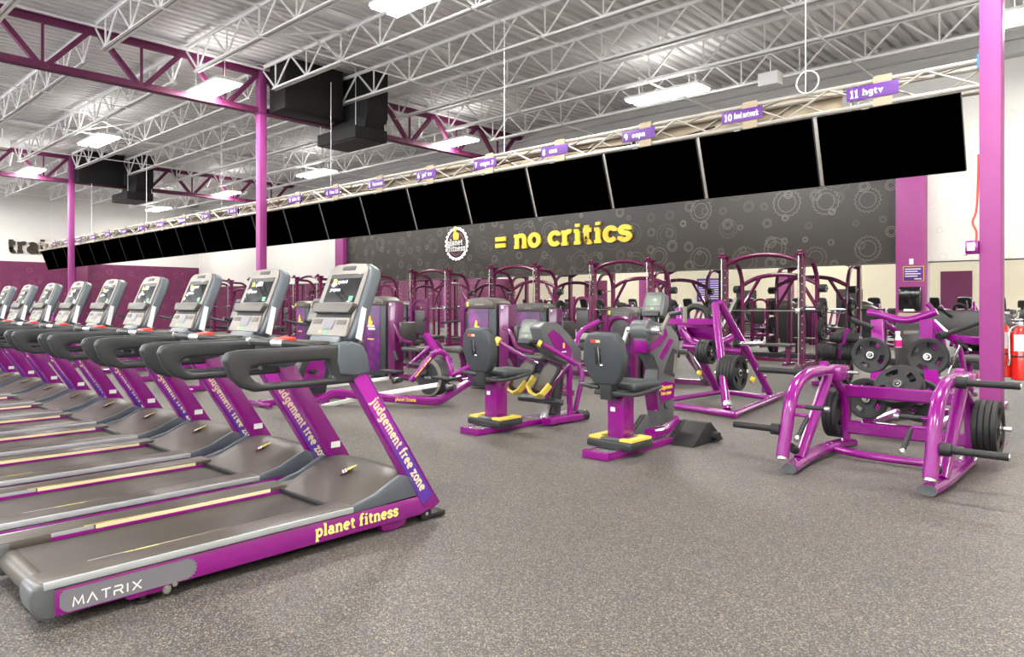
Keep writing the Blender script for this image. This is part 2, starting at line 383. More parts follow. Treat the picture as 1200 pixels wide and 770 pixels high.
def text_bm(bm, txt, height, Mx, depth=0.0, weight=1.25, font=None, gap=0.35, italic=0.0, arch=0.0):
    """letters as real raised strokes; height = x-height of the letters; returns width"""
    font = font or G; k = height/(5.0 if font is G else 6.0); x = 0.0
    tot = sum((font[c][0]+gap if c in font else 2.6) for c in txt)
    cnt = [0]
    def strip(pts, wd):
        cnt[0] += 1; dz = depth*(1+.09*(cnt[0] % 7))
        P = [Vector((p[0], p[1])) for p in pts]; n = len(P); closed = (P[0]-P[-1]).length < 1e-4
        if closed: P = P[:-1]; n -= 1
        L, R = [], []
        for i in range(n):
            a = P[(i-1) % n] if closed or i > 0 else None; c = P[(i+1) % n] if closed or i < n-1 else None
            d1 = (P[i]-a).normalized() if a is not None else (c-P[i]).normalized()
            d2 = (c-P[i]).normalized() if c is not None else d1
            t = (d1+d2); t = t.normalized() if t.length > 1e-3 else d1
            nrm = Vector((-t.y, t.x)); f = 1/max(0.55, t.dot(d1)); q = nrm*wd/2*f
            L.append(P[i]+q); R.append(P[i]-q)
        def mk(p, z):
            xx = x+p.x+italic*p.y; yy = p.y
            if arch: xx0 = (xx-tot/2); yy += -arch*(xx0*xx0)
            return bm.verts.new(Mx @ Vector((xx*k, yy*k, z)))
        lf = [mk(p, dz) for p in L]; rf = [mk(p, dz) for p in R]
        m = n if closed else n-1
        for i in range(m):
            j = (i+1) % n; bm.faces.new((lf[i], lf[j], rf[j], rf[i]))
        if depth > 0:
            lb = [mk(p, 0) for p in L]; rb = [mk(p, 0) for p in R]
            for i in range(m):
                j = (i+1) % n
                bm.faces.new((lf[i], lb[i], lb[j], lf[j])); bm.faces.new((rf[i], rf[j], rb[j], rb[i]))
            if not closed:
                bm.faces.new((lf[0], rf[0], rb[0], lb[0])); bm.faces.new((lf[-1], lb[-1], rb[-1], rf[-1]))
    for c in txt:
        if c not in font: x += 2.6; continue
        adv, st, se = font[c]
        for q in st: strip(q, weight)
        for (sx, sy, hw) in se: strip([(sx-hw, sy), (sx+hw, sy)], weight*0.75)
        x += adv+gap
    return x*k
def text_obj(parent, name, m, txt, height, origin, xdir, ydir, depth=0.001, width=None, **kw):
    xd = Vector(xdir).normalized(); yd = Vector(ydir).normalized(); zd = xd.cross(yd).normalized()
    font = kw.get('font') or G; gap = kw.get('gap', 0.35)
    k = height/(5.0 if font is G else 6.0)
    nat = sum((font[c][0]+gap if c in font else 2.6) for c in txt)*k
    sc = (width/nat) if width else 1.0
    Mx = Matrix((( *(xd*sc), 0), (*yd, 0), (*zd, 0), (0, 0, 0, 1))).transposed()
    Mx = Matrix.Translation(Vector(origin)) @ Mx
    bm = BM(); text_bm(bm, txt, height, Mx, depth=depth, **kw)
    me = bpy.data.meshes.new(name); bmesh.ops.recalc_face_normals(bm, faces=bm.faces); bm.to_mesh(me); bm.free(); me.materials.append(MAT[m])
    o = bpy.data.objects.new(name, me); COL.objects.link(o)
    if parent is not None: o.parent = parent
    return o

def letters(parent, m, txt, height, origin, xdir, depth, width=None, weight=1.5, gap=.3):
    k = height/5.0; nat = sum((G[c][0]+gap if c in G else 2.6) for c in txt)*k; sc = (width/nat) if width else 1.0
    x = 0.0; xd = Vector(xdir)
    for c in txt:
        if c in G: text_obj(parent, 'letter', m, c, height, Vector(origin)+xd*x, xdir, (0, 0, 1), depth, width=(G[c][0]+gap)*k*sc, weight=weight, gap=gap)
        x += (G[c][0]+gap if c in G else 2.6)*k*sc
# ================================================================== SETTING
WY, WX, RX, BY = 17.2, -39.5, 9.0, -8.0        # far wall, left wall, right wall, wall behind the camera
ZD = 6.92                                     # underside of the roof deck
GX = [-29.5, -15.52, -1.31]                   # girder / column lines
CYL = 8.2
def plain(name, m, x0, x1, y0, y1, z0, z1):
    return struct(B(None, name, m, x0, x1, y0, y1, z0, z1))
bm = BM(); box(bm, WX-.3, RX+.3, BY-.3, WY+.3, -.2, 0); struct(link('floor', bm, 'floor', smooth=False))
plain('wall_left', 'wallwhite', WX-.3, WX, BY-.3, WY+.3, 0, 7.4)
plain('wall_far', 'wallwhite', WX, RX, WY, WY+.3, 0, 7.4)
plain('wall_right', 'wallcream', RX, RX+.3, BY-.3, WY+.3, 0, 7.4)
ADDED_WINX = [-38+5.8*i for i in range(8)]; WZ0, WZ1, WW = 3.7, 6.3, 5.0  # windows added out of view so that daylight evens out the ceiling
bm = BM(); box(bm, WX, RX, BY-.3, BY, 0, WZ0); box(bm, WX, RX, BY-.3, BY, WZ1, 7.4)
xe = [WX]+[v for x_ in ADDED_WINX for v in (x_, x_+WW)]+[RX]
for i in range(0, len(xe), 2): box(bm, xe[i], xe[i+1], BY-.3, BY, WZ0, WZ1)
struct(link('wall_back', bm, 'wallcream', smooth=False))
for i, x_ in enumerate(ADDED_WINX):
    wn = bpy.data.objects.new('added_window_%d' % (i+1), None); COL.objects.link(wn); wn.location = (x_, BY-.1, WZ0); struct(wn)
    for a in (0, WW/3, 2*WW/3, WW): B(wn, 'mullion', 'white', a-.03, a+.03, -.04, .04, 0, WZ1-WZ0)
    for z_ in (0.03, WZ1-WZ0-.03): B(wn, 'rail', 'white', 0, WW, -.04, .04, z_-.03, z_+.03)
    for k in range(3): B(wn, 'pane', 'paneglass', k*WW/3+.03, (k+1)*WW/3-.03, -.003, .003, .06, WZ1-WZ0-.06)
    pl = bpy.data.lights.new('added_window_portal', 'AREA'); pl.shape = 'RECTANGLE'; pl.size = WW; pl.size_y = WZ1-WZ0; pl.cycles.is_portal = True
    po = bpy.data.objects.new('added_window_portal', pl); COL.objects.link(po); po.location = (x_+WW/2, BY-.25, (WZ0+WZ1)/2); po.rotation_euler = (PI/2, 0, 0)
# corrugated roof deck, ribs running towards the far wall
bm = BM(); per = 0.235; x = WX; prof = []
while x < RX:
    prof += [(x, ZD), (x+.115, ZD), (x+.130, ZD+.085), (x+.220, ZD+.085)]; x += per
prof.append((RX, ZD))
A = [bm.verts.new((p[0], BY, p[1])) for p in prof]; C2 = [bm.verts.new((p[0], WY, p[1])) for p in prof]
for i in range(len(prof)-1): bm.faces.new((A[i], A[i+1], C2[i+1], C2[i]))
struct(link('ceiling', bm, 'decking', smooth=False))
bm = BM(); box(bm, WX-.3, RX+.3, BY-.3, WY+.3, 7.4, 7.5); struct(link('ceiling', bm, 'decking', smooth=False))
# wall coverings
def panel(name, m, x0, x1, z0, z1, t=0.012): return struct(B(None, name, m, x0, x1, WY-t, WY, z0, z1))
panel('trim_mural_black', 'muralblack', -25.35, -4.45, 2.24, 5.4)
panel('trim_mural_white', 'muralwhite', -3.9, RX, 2.24, 5.6)
panel('trim_mural_white', 'muralwhite', WX+.02, -25.9, 3.3, 6.2, .008)
struct(B(None, 'trim_pilaster', 'colpurple', -4.47, -3.9, WY-.20, WY, 0, 5.5, .01))
struct(B(None, 'trim_pilaster', 'colpurple', -25.9, -25.33, WY-.22, WY, 2.2, 5.5, .01))
struct(B(None, 'trim_wall_band', 'muralpurple', WX, WX+.02, BY, WY-.02, 0, 3.3))
struct(B(None, 'trim_pilaster', 'girder', WX+.02, WX+.35, 11.1, 11.6, 0, 3.28, .01))
# ledge beam under the roof along the far wall
struct(B(None, 'trim_wall_beam', 'beamgrey', WX, RX, WY-.35, WY, 6.22, 6.5, .01))
struct(B(None, 'trim_wall_ledge', 'beamgrey', WX, RX, WY-.45, WY-.35, 6.46, 6.5))
# reveal above the mirrors and skirting
struct(B(None, 'trim_mirror_rail', 'darkgrey', WX+.05, -4.5, WY-.03, WY, 2.215, 2.235))
struct(B(None, 'trim_mirror_rail', 'darkgrey', -3.88, RX, WY-.03, WY, 2.215, 2.235))
struct(B(None, 'baseboard_far', 'rubber', WX+.02, -4.48, WY-.06, WY, 0, 0.14, .004))
struct(B(None, 'baseboard_far', 'rubber', -3.88, RX, WY-.06, WY, 0, 0.14, .004))
struct(B(None, 'baseboard_back', 'rubber', WX+.02, RX, BY, BY+.02, 0, 0.14))
# mirrors: one row of panes along the far wall
mir = thing('wall_mirror', 'long wall mirror of tall panes under the black mural, reflecting the gym floor', 'mirror', (-20, WY, 0))
x = -4.5; i = 0
while x > WX+.2:
    x1 = max(x-1.8, WX+.03)
    B(mir, 'mirror_pane', 'mirror', x1+.002+20, x-.002+20, -.02, -.006, .15, 2.21); x -= 1.8
mir = thing('wall_mirror', 'wall mirror under the white wall right of the purple pilaster', 'mirror', (0, WY, 0))
x = -3.86
while x < RX-.2:
    x1 = min(x+1.8, RX-.02); B(mir, 'mirror_pane', 'mirror', x+.002, x1-.002, -.02, -.006, .15, 2.21); x += 1.8
# back of the hall, seen only in the mirrors
for (a, c, m2, z1) in ((-32, -30, 'girder', 3), (-27.3, -26, 'colpurple', 3), (-17.6, -16.6, 'colpurple', 3), (-9, -7.6, 'girder', 3)):
    struct(B(None, 'trim_back_panel', m2, a, c, BY, BY+.05, 0, z1))
for i, (a, c) in enumerate(((-20.2, -18.9), (-14.2, -12.8), (-4.5, -3.4), (-1.8, -0.9))):
    struct(B(None, 'door_%d' % (i+1), 'black', a, c, BY, BY+.04, 0, 2.15, .01))
t = thing('wall_sign', 'violet wall sign with pale printed stripes, seen reflected in the mirror', 'sign', (-22, BY+.03, 2.2))
B(t, 'board', 'violet', -.9, .9, -.02, .02, -.75, .75, .01)
for i in range(9):
    for j in range(2):
        B(t, 'printed_line', 'white', -.75+j*.8, -.1+j*.8, .02, .022, .55-i*.14, .6-i*.14)
# daylight openings in this wall are invented ones, built with wall_back above
# ------------------------------------------------------------------ columns
def column(x, y, label, ztop, m='colpurple'):
    t = thing('steel_column', label, 'column', (x, y, 0))
    B(t, 'shaft', m, -.09, .09, -.09, .09, 0.012, ztop, .012)
    B(t, 'cap_plate', m, -.12, .12, -.13, .13, ztop, ztop+.015)
    B(t, 'cap_plate', m, -.12, .12, -.13, .13, 5.70, 5.72)
    B(t, 'base_plate', m, -.11, .11, -.11, .11, 0, .012)
    return t
column(GX[2], CYL, 'magenta square steel column at the right, beside the red fire extinguishers', 6.78)
column(GX[1], CYL, 'magenta square steel column rising behind the second treadmill, beside a black air duct', 6.78)
column(GX[0], CYL, 'farthest purple square steel column, at the left in front of the brown wall lettering', 6.78)
# girders
GIRL = ['purple roof girder along the column line farthest left', 'purple roof girder over the second treadmill, through the middle column', 'purple roof girder above the right column, out of sight over the camera']
PIT = 1.745
for gi, gx in enumerate(GX[:2]):
    t = thing('roof_girder', GIRL[gi], 'girder', (gx, CYL, 6.3))
    yy0, yy1 = BY-CYL+.1, WY-CYL-.05
    def angle2(bm, y0, y1, z0, z1):
        for sx in (-1, 1):
            box(bm, sx*.012, sx*.11, y0, y1, z0 if z0 > 0 else z1-.012, z1 if z0 < 0 else z0+.012)
            box(bm, sx*.012, sx*.024, y0, y1, z0, z1)
    part(t, 'top_chord', 'girder', lambda bm: (box(bm, -.11, .11, yy0, yy1, .385, .405), box(bm, -.045, .045, yy0, yy1, .28, .385)))
    B(t, 'seat_angle', 'steelwhite', -.13, .13, yy0, yy1, .41, .45)
    part(t, 'bottom_chord', 'girder', lambda bm: (box(bm, -.11, .11, yy0, yy1, -.58, -.56), box(bm, -.045, .045, yy0, yy1, -.56, -.44)))
    first = {}
    k = -9
    while True:
        yt = k*PIT; k += 1
        if yt+PIT > yy1: break
        if yt < yy0: continue
        ym = yt+PIT/2
        for nm, a, c, r in (('diagonal', (0, yt+.08, .34), (0, ym-.06, -.5), .055), ('diagonal', (0, ym+.06, -.5), (0, yt+PIT-.08, .34), .055), ('strut', (0, ym, -.5), (0, ym, .36), .026)):
            bm = BM(); tube(bm, [a, c], r, sect=rect(r*2, r*1.7, .004)); link(nm, bm, 'girder', t)
# bar joists
JZ0, JZ1 = 6.16, 6.80
bays = [(GX[0], GX[1], 'middle bay'), (GX[1], GX[2], 'right bay'), (WX, GX[0], 'far left bay'), (GX[2], RX, 'bay past the right column')]
def joist(L, n):
    t = thing('bar_joist', '', 'roof joist', (0, 0, 0))
    part(t, 'top_chord', 'steelwhite', lambda bm: [(box(bm, .13, L-.13, s*.01, s*.062, JZ1-.006, JZ1), box(bm, .13, L-.13, s*.01, s*.018, JZ1-.06, JZ1)) for s in (-1, 1)])
    part(t, 'bottom_chord', 'steelwhite', lambda bm: [(box(bm, .55, L-.55, s*.012, s*.068, JZ0, JZ0+.008), box(bm, .55, L-.55, s*.012, s*.020, JZ0, JZ0+.068)) for s in (-1, 1)])
    p = L/n
    bmv = BM(); cyl(bmv, (0, 0, JZ0+.03), (0, 0, JZ1-.04), .018, 6); vo = link('web_post', bmv, 'steelwhite', t)
    bmd = BM(); cyl(bmd, (0, 0, JZ0+.03), (p*.48, 0, JZ1-.04), .023, 6); do = link('web_diagonal', bmd, 'steelwhite', t)
    bme = BM(); cyl(bme, (0, 0, JZ0+.03), (-p*.48, 0, JZ1-.04), .023, 6); eo = link('web_diagonal', bme, 'steelwhite', t)
    for i in range(n):
        xm = p*(i+.5)
        for o in (vo, do, eo):
            if i == 0: o.location.x = xm
            else:
                c = o.copy(); COL.objects.link(c); c.parent = t; c.location.x = xm
    return t
JY = [CYL+PIT*k for k in range(-4, 6)]
JN = ['nearest the camera', 'second from the camera', 'third from the camera', 'fourth from the camera', 'over the column line',
      'first beyond the columns', 'second beyond the columns', 'third beyond the columns', 'last but one before the far wall', 'against the far wall']
for bi, (xa, xb, bn) in enumerate(bays):
    L = xb-xa; proto = None
    for ji, y in enumerate(JY):
        if bi == 3 and ji < 6: continue
        if y > WY-.4: continue
        lab = 'white roof joist, %s, %s' % (bn, JN[ji])
        if proto is None:
            proto = joist(L, max(4, round(L/1.27))); proto.location = (xa, y, 0); proto['label'] = lab; proto['group'] = 'white roof joists'
        else: dup(proto, (xa, y, 0), lab)
# bridging rods running across the joists
bx = []
for (xa, xb, bn) in bays[:3]:
    L = xb-xa
    for f in (.24, .5, .76): bx.append(xa+L*f)
for i, x in enumerate(sorted(bx)):
    for z, wn in ((JZ0-.012, 'under'), (JZ1-.1, 'between the tops of')):
        o = part(None, 'bridging_rod', 'steelwhite', lambda bm: tube(bm, [(0, 1.2, 0), (0, WY-.5, 0)], .016, 6))
        o.location = (x, 0, z); tag(o, 'thin white bridging rod %s the joists, %s from the left' % (wn, ORD[i]), 'bridging rod', 'bridging rods')
# cross bracing between bottom and top at the bridging lines
for i, x in enumerate(sorted(bx)):
    if i % 2: continue
    for ji in (3, 6):
        y0, y1 = JY[ji], JY[ji]+PIT
        t = thing('cross_brace', 'white X-shaped brace between joists on %s bridging line from left, %s column line' % (ORD[i], 'before' if ji == 3 else 'beyond'), 'brace', (x, y0, JZ0))
        T(t, 'bar', 'steelwhite', [(.03, 0, .02), (.03, PIT, .6)], .02, 6); T(t, 'bar', 'steelwhite', [(-.03, 0, .6), (-.03, PIT, .02)], .02, 6)
for i, xb_ in enumerate((-11.8, -25.8)):
    tag(B(None, 'roof_beam', 'steelwhite', xb_-.11, xb_+.11, BY, WY-.4, 6.805, 6.90, .01), 'wide white beam along the roof deck, %s' % ('right of the air duct' if i == 0 else 'over the far treadmills'), 'roof beam')
# ------------------------------------------------------------------ ceiling lights
LZ = 5.92
GXL = [-36.2+7.0*i for i in range(7)]
rows = [(-7.0, 'row against the back wall', GXL[1::2]), (-.1, 'row over the camera', GXL),
        (6.85, 'near row over the treadmills', GXL), (13.8, 'far row beyond the columns', GXL)]
def high_bay():
    t = thing('ceiling_light', '', 'ceiling light')
    Pz(t, 'housing', 'white', [(-.29, .0), (-.27, .06), (-.09, .09), (.09, .09), (.27, .06), (.29, .0), (.0, .015)], 'x', -.91, .91)
    for s_ in (-1, 1):
        B(t, 'diffuser', 'lamp', -.89, .89, s_*.155-.10, s_*.155+.10, -.035, .004, .006)
        T(t, 'hanger_cable', 'white', [(s_*.7, 0, .06), (s_*.7, 0, ZD-LZ-.1)], .005, 5)
    return t
hb = None
for (y, rn, xs) in rows:
    for i, x in enumerate(xs):
        lab = 'white twin-tube ceiling light, %s from the left in the %s' % (ORD[i], rn)
        if hb is None: hb = high_bay(); hb.location = (x, y, LZ); hb['label'] = lab; hb['group'] = 'ceiling lights'
        else: dup(hb, (x, y, LZ), lab)
        boost = 1.15 if y < 1 else 1.0
        for up in (0, 1):
            ld = bpy.data.lights.new('lamp_up' if up else 'lamp_down', 'AREA'); ld.shape = 'RECTANGLE'; ld.size = 1.75; ld.size_y = .5
            ld.energy = LIGHT_UP if up else LIGHT_DOWN*boost
            ld.color = (1.0, 0.965, 0.91)
            lo = bpy.data.objects.new(ld.name, ld); COL.objects.link(lo)
            lo.location = (x, y, LZ+(.11 if up else -.04)); lo.rotation_euler = (PI if up else 0, 0, 0)
# ------------------------------------------------------------------ air ducts
def ductset(x0, label):
    t = thing('air_duct', label, 'air duct', (x0, 10.33, 5.2))
    B(t, 'drop_duct', 'duct', -1.05, .45-.1, -.30, .30, .62, 1.7, .01)
    Pz(t, 'taper', 'duct', [(-1.05, .62), (.35, .62), (.22, .3), (-1.25, .3)], 'y', -.30, .30)
    B(t, 'diffuser_box', 'duct', -1.28, .32, -.62, .30, .02, .30, .008)
    B(t, 'diffuser_grille', 'black', -1.22, .26, -.56, .24, .0, .02)
    B(t, 'branch_duct', 'duct', -1.05, -.35, -2.02, -.50, .54, 1.7, .01)
    for sx, sy in ((-1.2, -.58), (.28, -.58), (.28, .26)):
        T(t, 'hanger_rod', 'steelwhite', [(sx, sy, .3), (sx, sy, 1.65)], .008, 5)
    return t
ductset(-14.3, 'black air duct with a square ceiling diffuser, right of the middle column')
ductset(-14.3-14.4, 'black air duct with a square diffuser at the far left, right of the farthest column')
for (px, py, wd, nm) in ((903, 94, .2, 'white box speaker hanging under the joists over the food channel sign'), (3, 169, .2, 'white box speaker hanging at the far left edge')):
    p = at(px, py, Z=5.75)
    t = thing('ceiling_speaker', nm, 'speaker', tuple(p))
    B(t, 'cabinet', 'white', -wd, wd, -.14, .14, -.12, .14, .02); T(t, 'stem', 'steelwhite', [(0, 0, .14), (0, 0, .42)], .012, 6)
p = at(1195, 17, Z=4.5)
# ------------------------------------------------------------------ television truss
YT = 8.62; TZ0, TZ1 = 3.575, 3.83; TXL, TXR = -35.3, -1.47
tr = thing('box_truss', 'long silver box truss carrying the row of televisions and channel signs', 'truss', (TXR, YT, TZ0))
LT = TXR-TXL
for (dy, dz) in ((0, 0), (.26, 0), (0, TZ1-TZ0), (.26, TZ1-TZ0)):
    T(tr, 'chord', 'aluminium', [(0, dy, dz), (-LT, dy, dz)], .026, 8)
q = .5; n = int(LT/q); H_ = TZ1-TZ0
protoL = {}
for i in range(n):
    for nm, a, c in (('f', (0, -.012, 0), (-q, -.012, H_)) if i % 2 == 0 else ('g', (0, -.012, H_), (-q, -.012, 0)),
                     ('b', (0, .272, H_), (-q, .272, 0)) if i % 2 == 0 else ('c', (0, .272, 0), (-q, .272, H_)),
                     ('t', (0, 0, H_), (-q, .26, H_)) if i % 2 == 0 else ('u', (0, .26, H_), (-q, 0, H_))):
        if nm not in protoL:
            bm = BM(); cyl(bm, a, c, .013, 6); protoL[nm] = link('lacing_bar', bm, 'aluminium', tr); protoL[nm].location.x = -i*q
        else:
            o = protoL[nm].copy(); COL.objects.link(o); o.location.x = -i*q
B(tr, 'backing_board', 'tan', -LT, -1.45, .30, .315, .05, H_+.09)
for i in range(12):
    x = -1.2-i*2.95
    if -x < LT-.3: B(tr, 'joint_collar', 'chrome', x-.06, x-.045, -.02, .28, -.01, H_+.01)
    if -x < LT-.3: B(tr, 'joint_collar', 'chrome', x+.02, x+.035, -.02, .28, -.01, H_+.01)
T(tr, 'power_cable', 'black', smoothpath([(-LT, .12, .05)]+[(-LT+2*i, .12, .04+.05*((i*7) % 3)) for i in range(1, 16)]+[(-3, .12, .1)], 3), .012, 5)
for i, xx in enumerate((-3.29, -8.3, -13.5, -18.7, -23.9, -29.1, -34)):
    o = T(None, 'hanging_rod', 'white', [(0, 0, TZ1), (0, 0, JZ0)], .007, 6); o.location = (xx, YT+.13, 0)
    tag(o, 'thin white hanging rod holding the television truss, %s from the right' % ORD[i], 'hanging rod', 'rods holding the truss')
t = thing('cable_coil', 'white coiled cable loop on top of the truss by the rightmost sign', 'cable', (-3.2, YT-.05, TZ1+.13))
part(t, 'coil', 'white', lambda bm: tube(bm, [(.13*math.cos(2*PI*k/24), 0, .13*math.sin(2*PI*k/24)) for k in range(24)], .009, 6, closed=True))
tag(B(None, 'end_tape', 'bluecap', TXR-.03, TXR+.01, YT-.045, YT-.027, TZ0+.17, TZ1+.06), 'blue tape wrapped round the right end of the truss by the column', 'tape')
# televisions
PT = .1762*8.66; TVT = 3.549; TVR = -1.66
tilt = math.atan2(.26, .78); hh = .83
def tele():
    t = thing('television', '', 'television')
    M = Matrix.Rotation(tilt, 4, 'X')
    B(t, 'screen', 'screen', -PT+.065, -.0, -.005, .0, -hh+.006, -.006, M=M)
    B(t, 'case', 'black', -PT+.06, .005, .0, .05, -hh, 0, .006, M=M)
    B(t, 'wall_bracket', 'silver', -PT/2-.12, -PT/2+.12, .05, .12, -.45, -.06, M=M)
    B(t, 'mount_clamp', 'aluminium', -PT/2-.2, -PT/2-.12, -.03, .02, -.010, .0005)
    B(t, 'mount_pole', 'aluminium', -PT+.008, -PT+.052, .02, .055, -hh+.01, -.02, .004, M=M)
    return t
tv = None; NTV = 22
for i in range(NTV): B(tr, 'hook_strap', 'tan', TVR-(i+.5)*PT-.06-TXR, TVR-(i+.5)*PT+.13-TXR, -.040, -.028, -.035, .30)
for i in range(NTV):
    loc = (TVR-i*PT, YT+.03, TVT)
    lab = 'black television under the truss, %s from the right end of the row' % ORD[i]
    if tv is None: tv = tele(); tv.location = loc; tv['label'] = lab; tv['group'] = 'televisions on the truss'
    else: dup(tv, loc, lab)
NAMES = [('11', 'hgtv'), ('10', 'food network'), ('9', 'espn'), ('8', 'cnn'), ('7', 'espn 2'), ('6', 'pf tv'), ('5', 'fox news'), ('4', 'fox 13'), ('3', 'abc 11'), ('2', 'nbc 4'), ('1', 'abc 5')]
SW, SH = .54, .155
for i in range(NTV-1):
    num, nm = NAMES[i % 11]
    cx_ = TVR-(i+.5)*PT-.07
    t = thing('channel_sign', 'purple channel sign numbered %s with white letters, %s from the right on the truss' % (num, ORD[i]), 'sign', (cx_, YT-.0400, TZ0+.14), group='channel signs on the truss')
    B(t, 'board', 'signviolet', -SW/2, SW/2, -.008, .0, -SH/2, SH/2, .002)
    text_obj(t, 'number', 'white', num, .062, (-SW/2+.035, -.0085, -.045), (1, 0, 0), (0, 0, 1), .001, weight=1.5)
    text_obj(t, 'channel_name', 'white', nm, .048, (-SW/2+.17, -.0085, -.03), (1, 0, 0), (0, 0, 1), .001, weight=1.5, width=min(.32, .055*len(nm)))
    B(t, 'divider', 'navy', -SW/2+.145, -SW/2+.148, -.009, -.008, -SH/2, SH/2)
# ------------------------------------------------------------------ wall lettering and logo
t = thing('wall_lettering', 'raised yellow words reading = no critics on the black mural', 'lettering', (-16.72, WY-.03, 3.14))
letters(t, 'goldletter', '= no critics', .43, (0, 0, 0), (1, 0, 0), .05, width=5.45, weight=1.6, gap=.3)
t = thing('wall_lettering', 'large dark brown words on the white left wall, partly hidden by the televisions', 'lettering', (WX+.02, 8.38, 3.72))
letters(t, 'brown', 'training', .47, (0, 0, 0), (0, 1, 0), .05, weight=1.9, gap=.25)
letters(t, 'brown', 'l', .47, (0, -.78, 0), (0, 1, 0), .05, weight=1.9)
def gearpts(r, n, d=.06, duty=.5):
    out = []
    for i in range(n):
        a = 2*PI*i/n; w_ = 2*PI/n
        for f, rr in ((0, r), (.08, r*(1+d)), (duty, r*(1+d)), (duty+.08, r)):
            out.append((rr*math.cos(a+w_*f), rr*math.sin(a+w_*f)))
    return out
t = thing('wall_logo', 'round backlit cog logo with white words and a yellow thumb on the black mural', 'sign', (-18.55, WY-.05, 3.44))
gp = gearpts(.53, 22, .10); ip = [(p[0]*.86, p[1]*.86) for p in _arc(0, 0, .5, .5, 0, 360, len(gp))[:-1]]
bm = BM(); ringprism(bm, gp, [(.50*math.cos(math.atan2(y, x_)), .50*math.sin(math.atan2(y, x_))) for x_, y in gp], 'y', -.05, -.01); link('cog_ring', bm, 'halo', t)
Pz(t, 'disc', 'brown', _arc(0, 0, .50, .50, 0, 360, 40)[:-1], 'y', -.04, .03)
bm = BM(); o_ = _arc(0, 0, .40, .40, 0, 360, 40)[:-1]; ringprism(bm, o_, [(a*.93, c*.93) for a, c in o_], 'y', -.045, -.035); link('ring', bm, 'colpurple', t)
Pz(t, 'lettering_backing', 'brown', [(-.46, -.28), (.50, -.28), (.50, .13), (-.46, .13)], 'y', -.06, -.04, .01)
text_obj(t, 'letters', 'white', 'planet', .15, (-.44, -.062, -.05), (1, 0, 0), (0, 0, 1), .012, width=.80, weight=1.25)
text_obj(t, 'letters', 'white', 'fitness', .15, (-.38, -.062, -.26), (1, 0, 0), (0, 0, 1), .012, width=.88, weight=1.25)
def thumb(parent, name, m, ox, oy, oz, s_, axis='y'):
    pts = [(-.18, -.1), (.14, -.12), (.2, -.02), (.2, .16), (.12, .22), (.0, .25), (.03, .42), (-.02, .55), (-.09, .53), (-.1, .4), (-.16, .24), (-.2, .1)]
    Pz(parent, name, m, [(ox+p[0]*s_, oz+p[1]*s_) for p in pts], axis, oy-.02, oy)
thumb(t, 'thumb', 'goldletter', .0, -.05, .22, .75)
# small things on the pilaster
t = thing('wall_plaque', 'violet notice plaque with gold border and white text on the purple pilaster', 'sign', (-4.12, WY-.20, 1.98))
B(t, 'board', 'goldletter', -.20, .20, -.012, 0, -.16, .16, .01); B(t, 'face', 'signviolet', -.19, .19, -.016, -.01, -.15, .15, .008)
for i in range(4): B(t, 'printed_line', 'white', -.16, .14-.06*(i % 2), -.018, -.016, .09-i*.05, .11-i*.05)
B(t, 'printed_line', 'white', .02, .16, -.018, -.016, -.12, -.10)
tag(B(None, 'switch_plate', 'white', -4.2, -4.12, WY-.215, WY-.2, 2.18, 2.3, .004), 'white switch plate above the violet plaque on the pilaster', 'switch')
t = thing('towel_dispenser', 'glossy black paper towel dispenser on the purple pilaster under the plaque', 'dispenser', (-4.15, WY-.20, 1.2))
Pz(t, 'cover', 'screenglass', [(-.22, 0), (-.25, .1), (-.25, .42), (-.2, .5), (0, .5), (0, 0)], 'x', -.2, .2, .02)
B(t, 'paper', 'white', -.1, .1, -.24, -.05, -.02, .03)
tag(B(None, 'wall_box', 'tan', -4.37, -3.95, WY-.42, WY-.2, .7, 1.15, .02), 'plain tan box on the pilaster below the black dispenser', 'box')
t = thing('fire_alarm', 'purple fire alarm strobe with white lens on the left side of the right column', 'alarm', (-1.46, CYL-.05, 1.89))
B(t, 'body', 'purple', -.05, .06, -.08, .05, -.06, .065, .012); B(t, 'lens', 'white', -.03, .035, -.095, -.08, -.035, .045, .006); B(t, 'side_plate', 'white', -.085, -.05, -.03, .05, -.07, .06, .004)
T(t, 'conduit', 'stopred', smoothpath([(.03, 0, .06), (.03, 0, .16), (.0, .0, .25), (.035, .0, .40), (.05, 0, .9)], 4), .010, 6)

# ================================================================== WEIGHT PLATES
def plate_mesh(R=.225, t=.04, slots=4, n=40, hub='chrome'):
    """a ringed gym plate on the x axis with open grip slots"""
    bm = BM()
    rr = [.026, .055, .062, R*.46, R*.50, R*.76, R*.80, R*.97, R]
    hx = [t/2, t/2, t*.30, t*.30, t*.40, t*.40, t*.5, t*.5, t*.36]
    def open_(ri, k): return slots and ri == 4 and (k*slots/n) % 1.0 < .44
    V = {}
    for sgn in (1, -1):
        for i, r in enumerate(rr):
            for k in range(n):
                a = 2*PI*(k+.5)/n; V[sgn, i, k] = bm.verts.new((sgn*hx[i], r*math.cos(a), r*math.sin(a)))
    for k in range(n):
        j = (k+1) % n
        for sgn in (1, -1):
            for i in range(len(rr)-1):
                if open_(i, k): continue
                bm.faces.new((V[sgn, i, k], V[sgn, i, j], V[sgn, i+1, j], V[sgn, i+1, k]))
        bm.faces.new((V[1, 8, k], V[1, 8, j], V[-1, 8, j], V[-1, 8, k])); bm.faces.new((V[1, 0, k], V[1, 0, j], V[-1, 0, j], V[-1, 0, k]))
        if open_(4, k):
            for i in (4, 5): bm.faces.new((V[1, i, k], V[1, i, j], V[-1, i, j], V[-1, i, k]))
            if not open_(4, k-1): bm.faces.new((V[1, 4, k], V[1, 5, k], V[-1, 5, k], V[-1, 4, k]))
            if not open_(4, j): bm.faces.new((V[1, 4, j], V[1, 5, j], V[-1, 5, j], V[-1, 4, j]))
    return bm
PLATES = {}
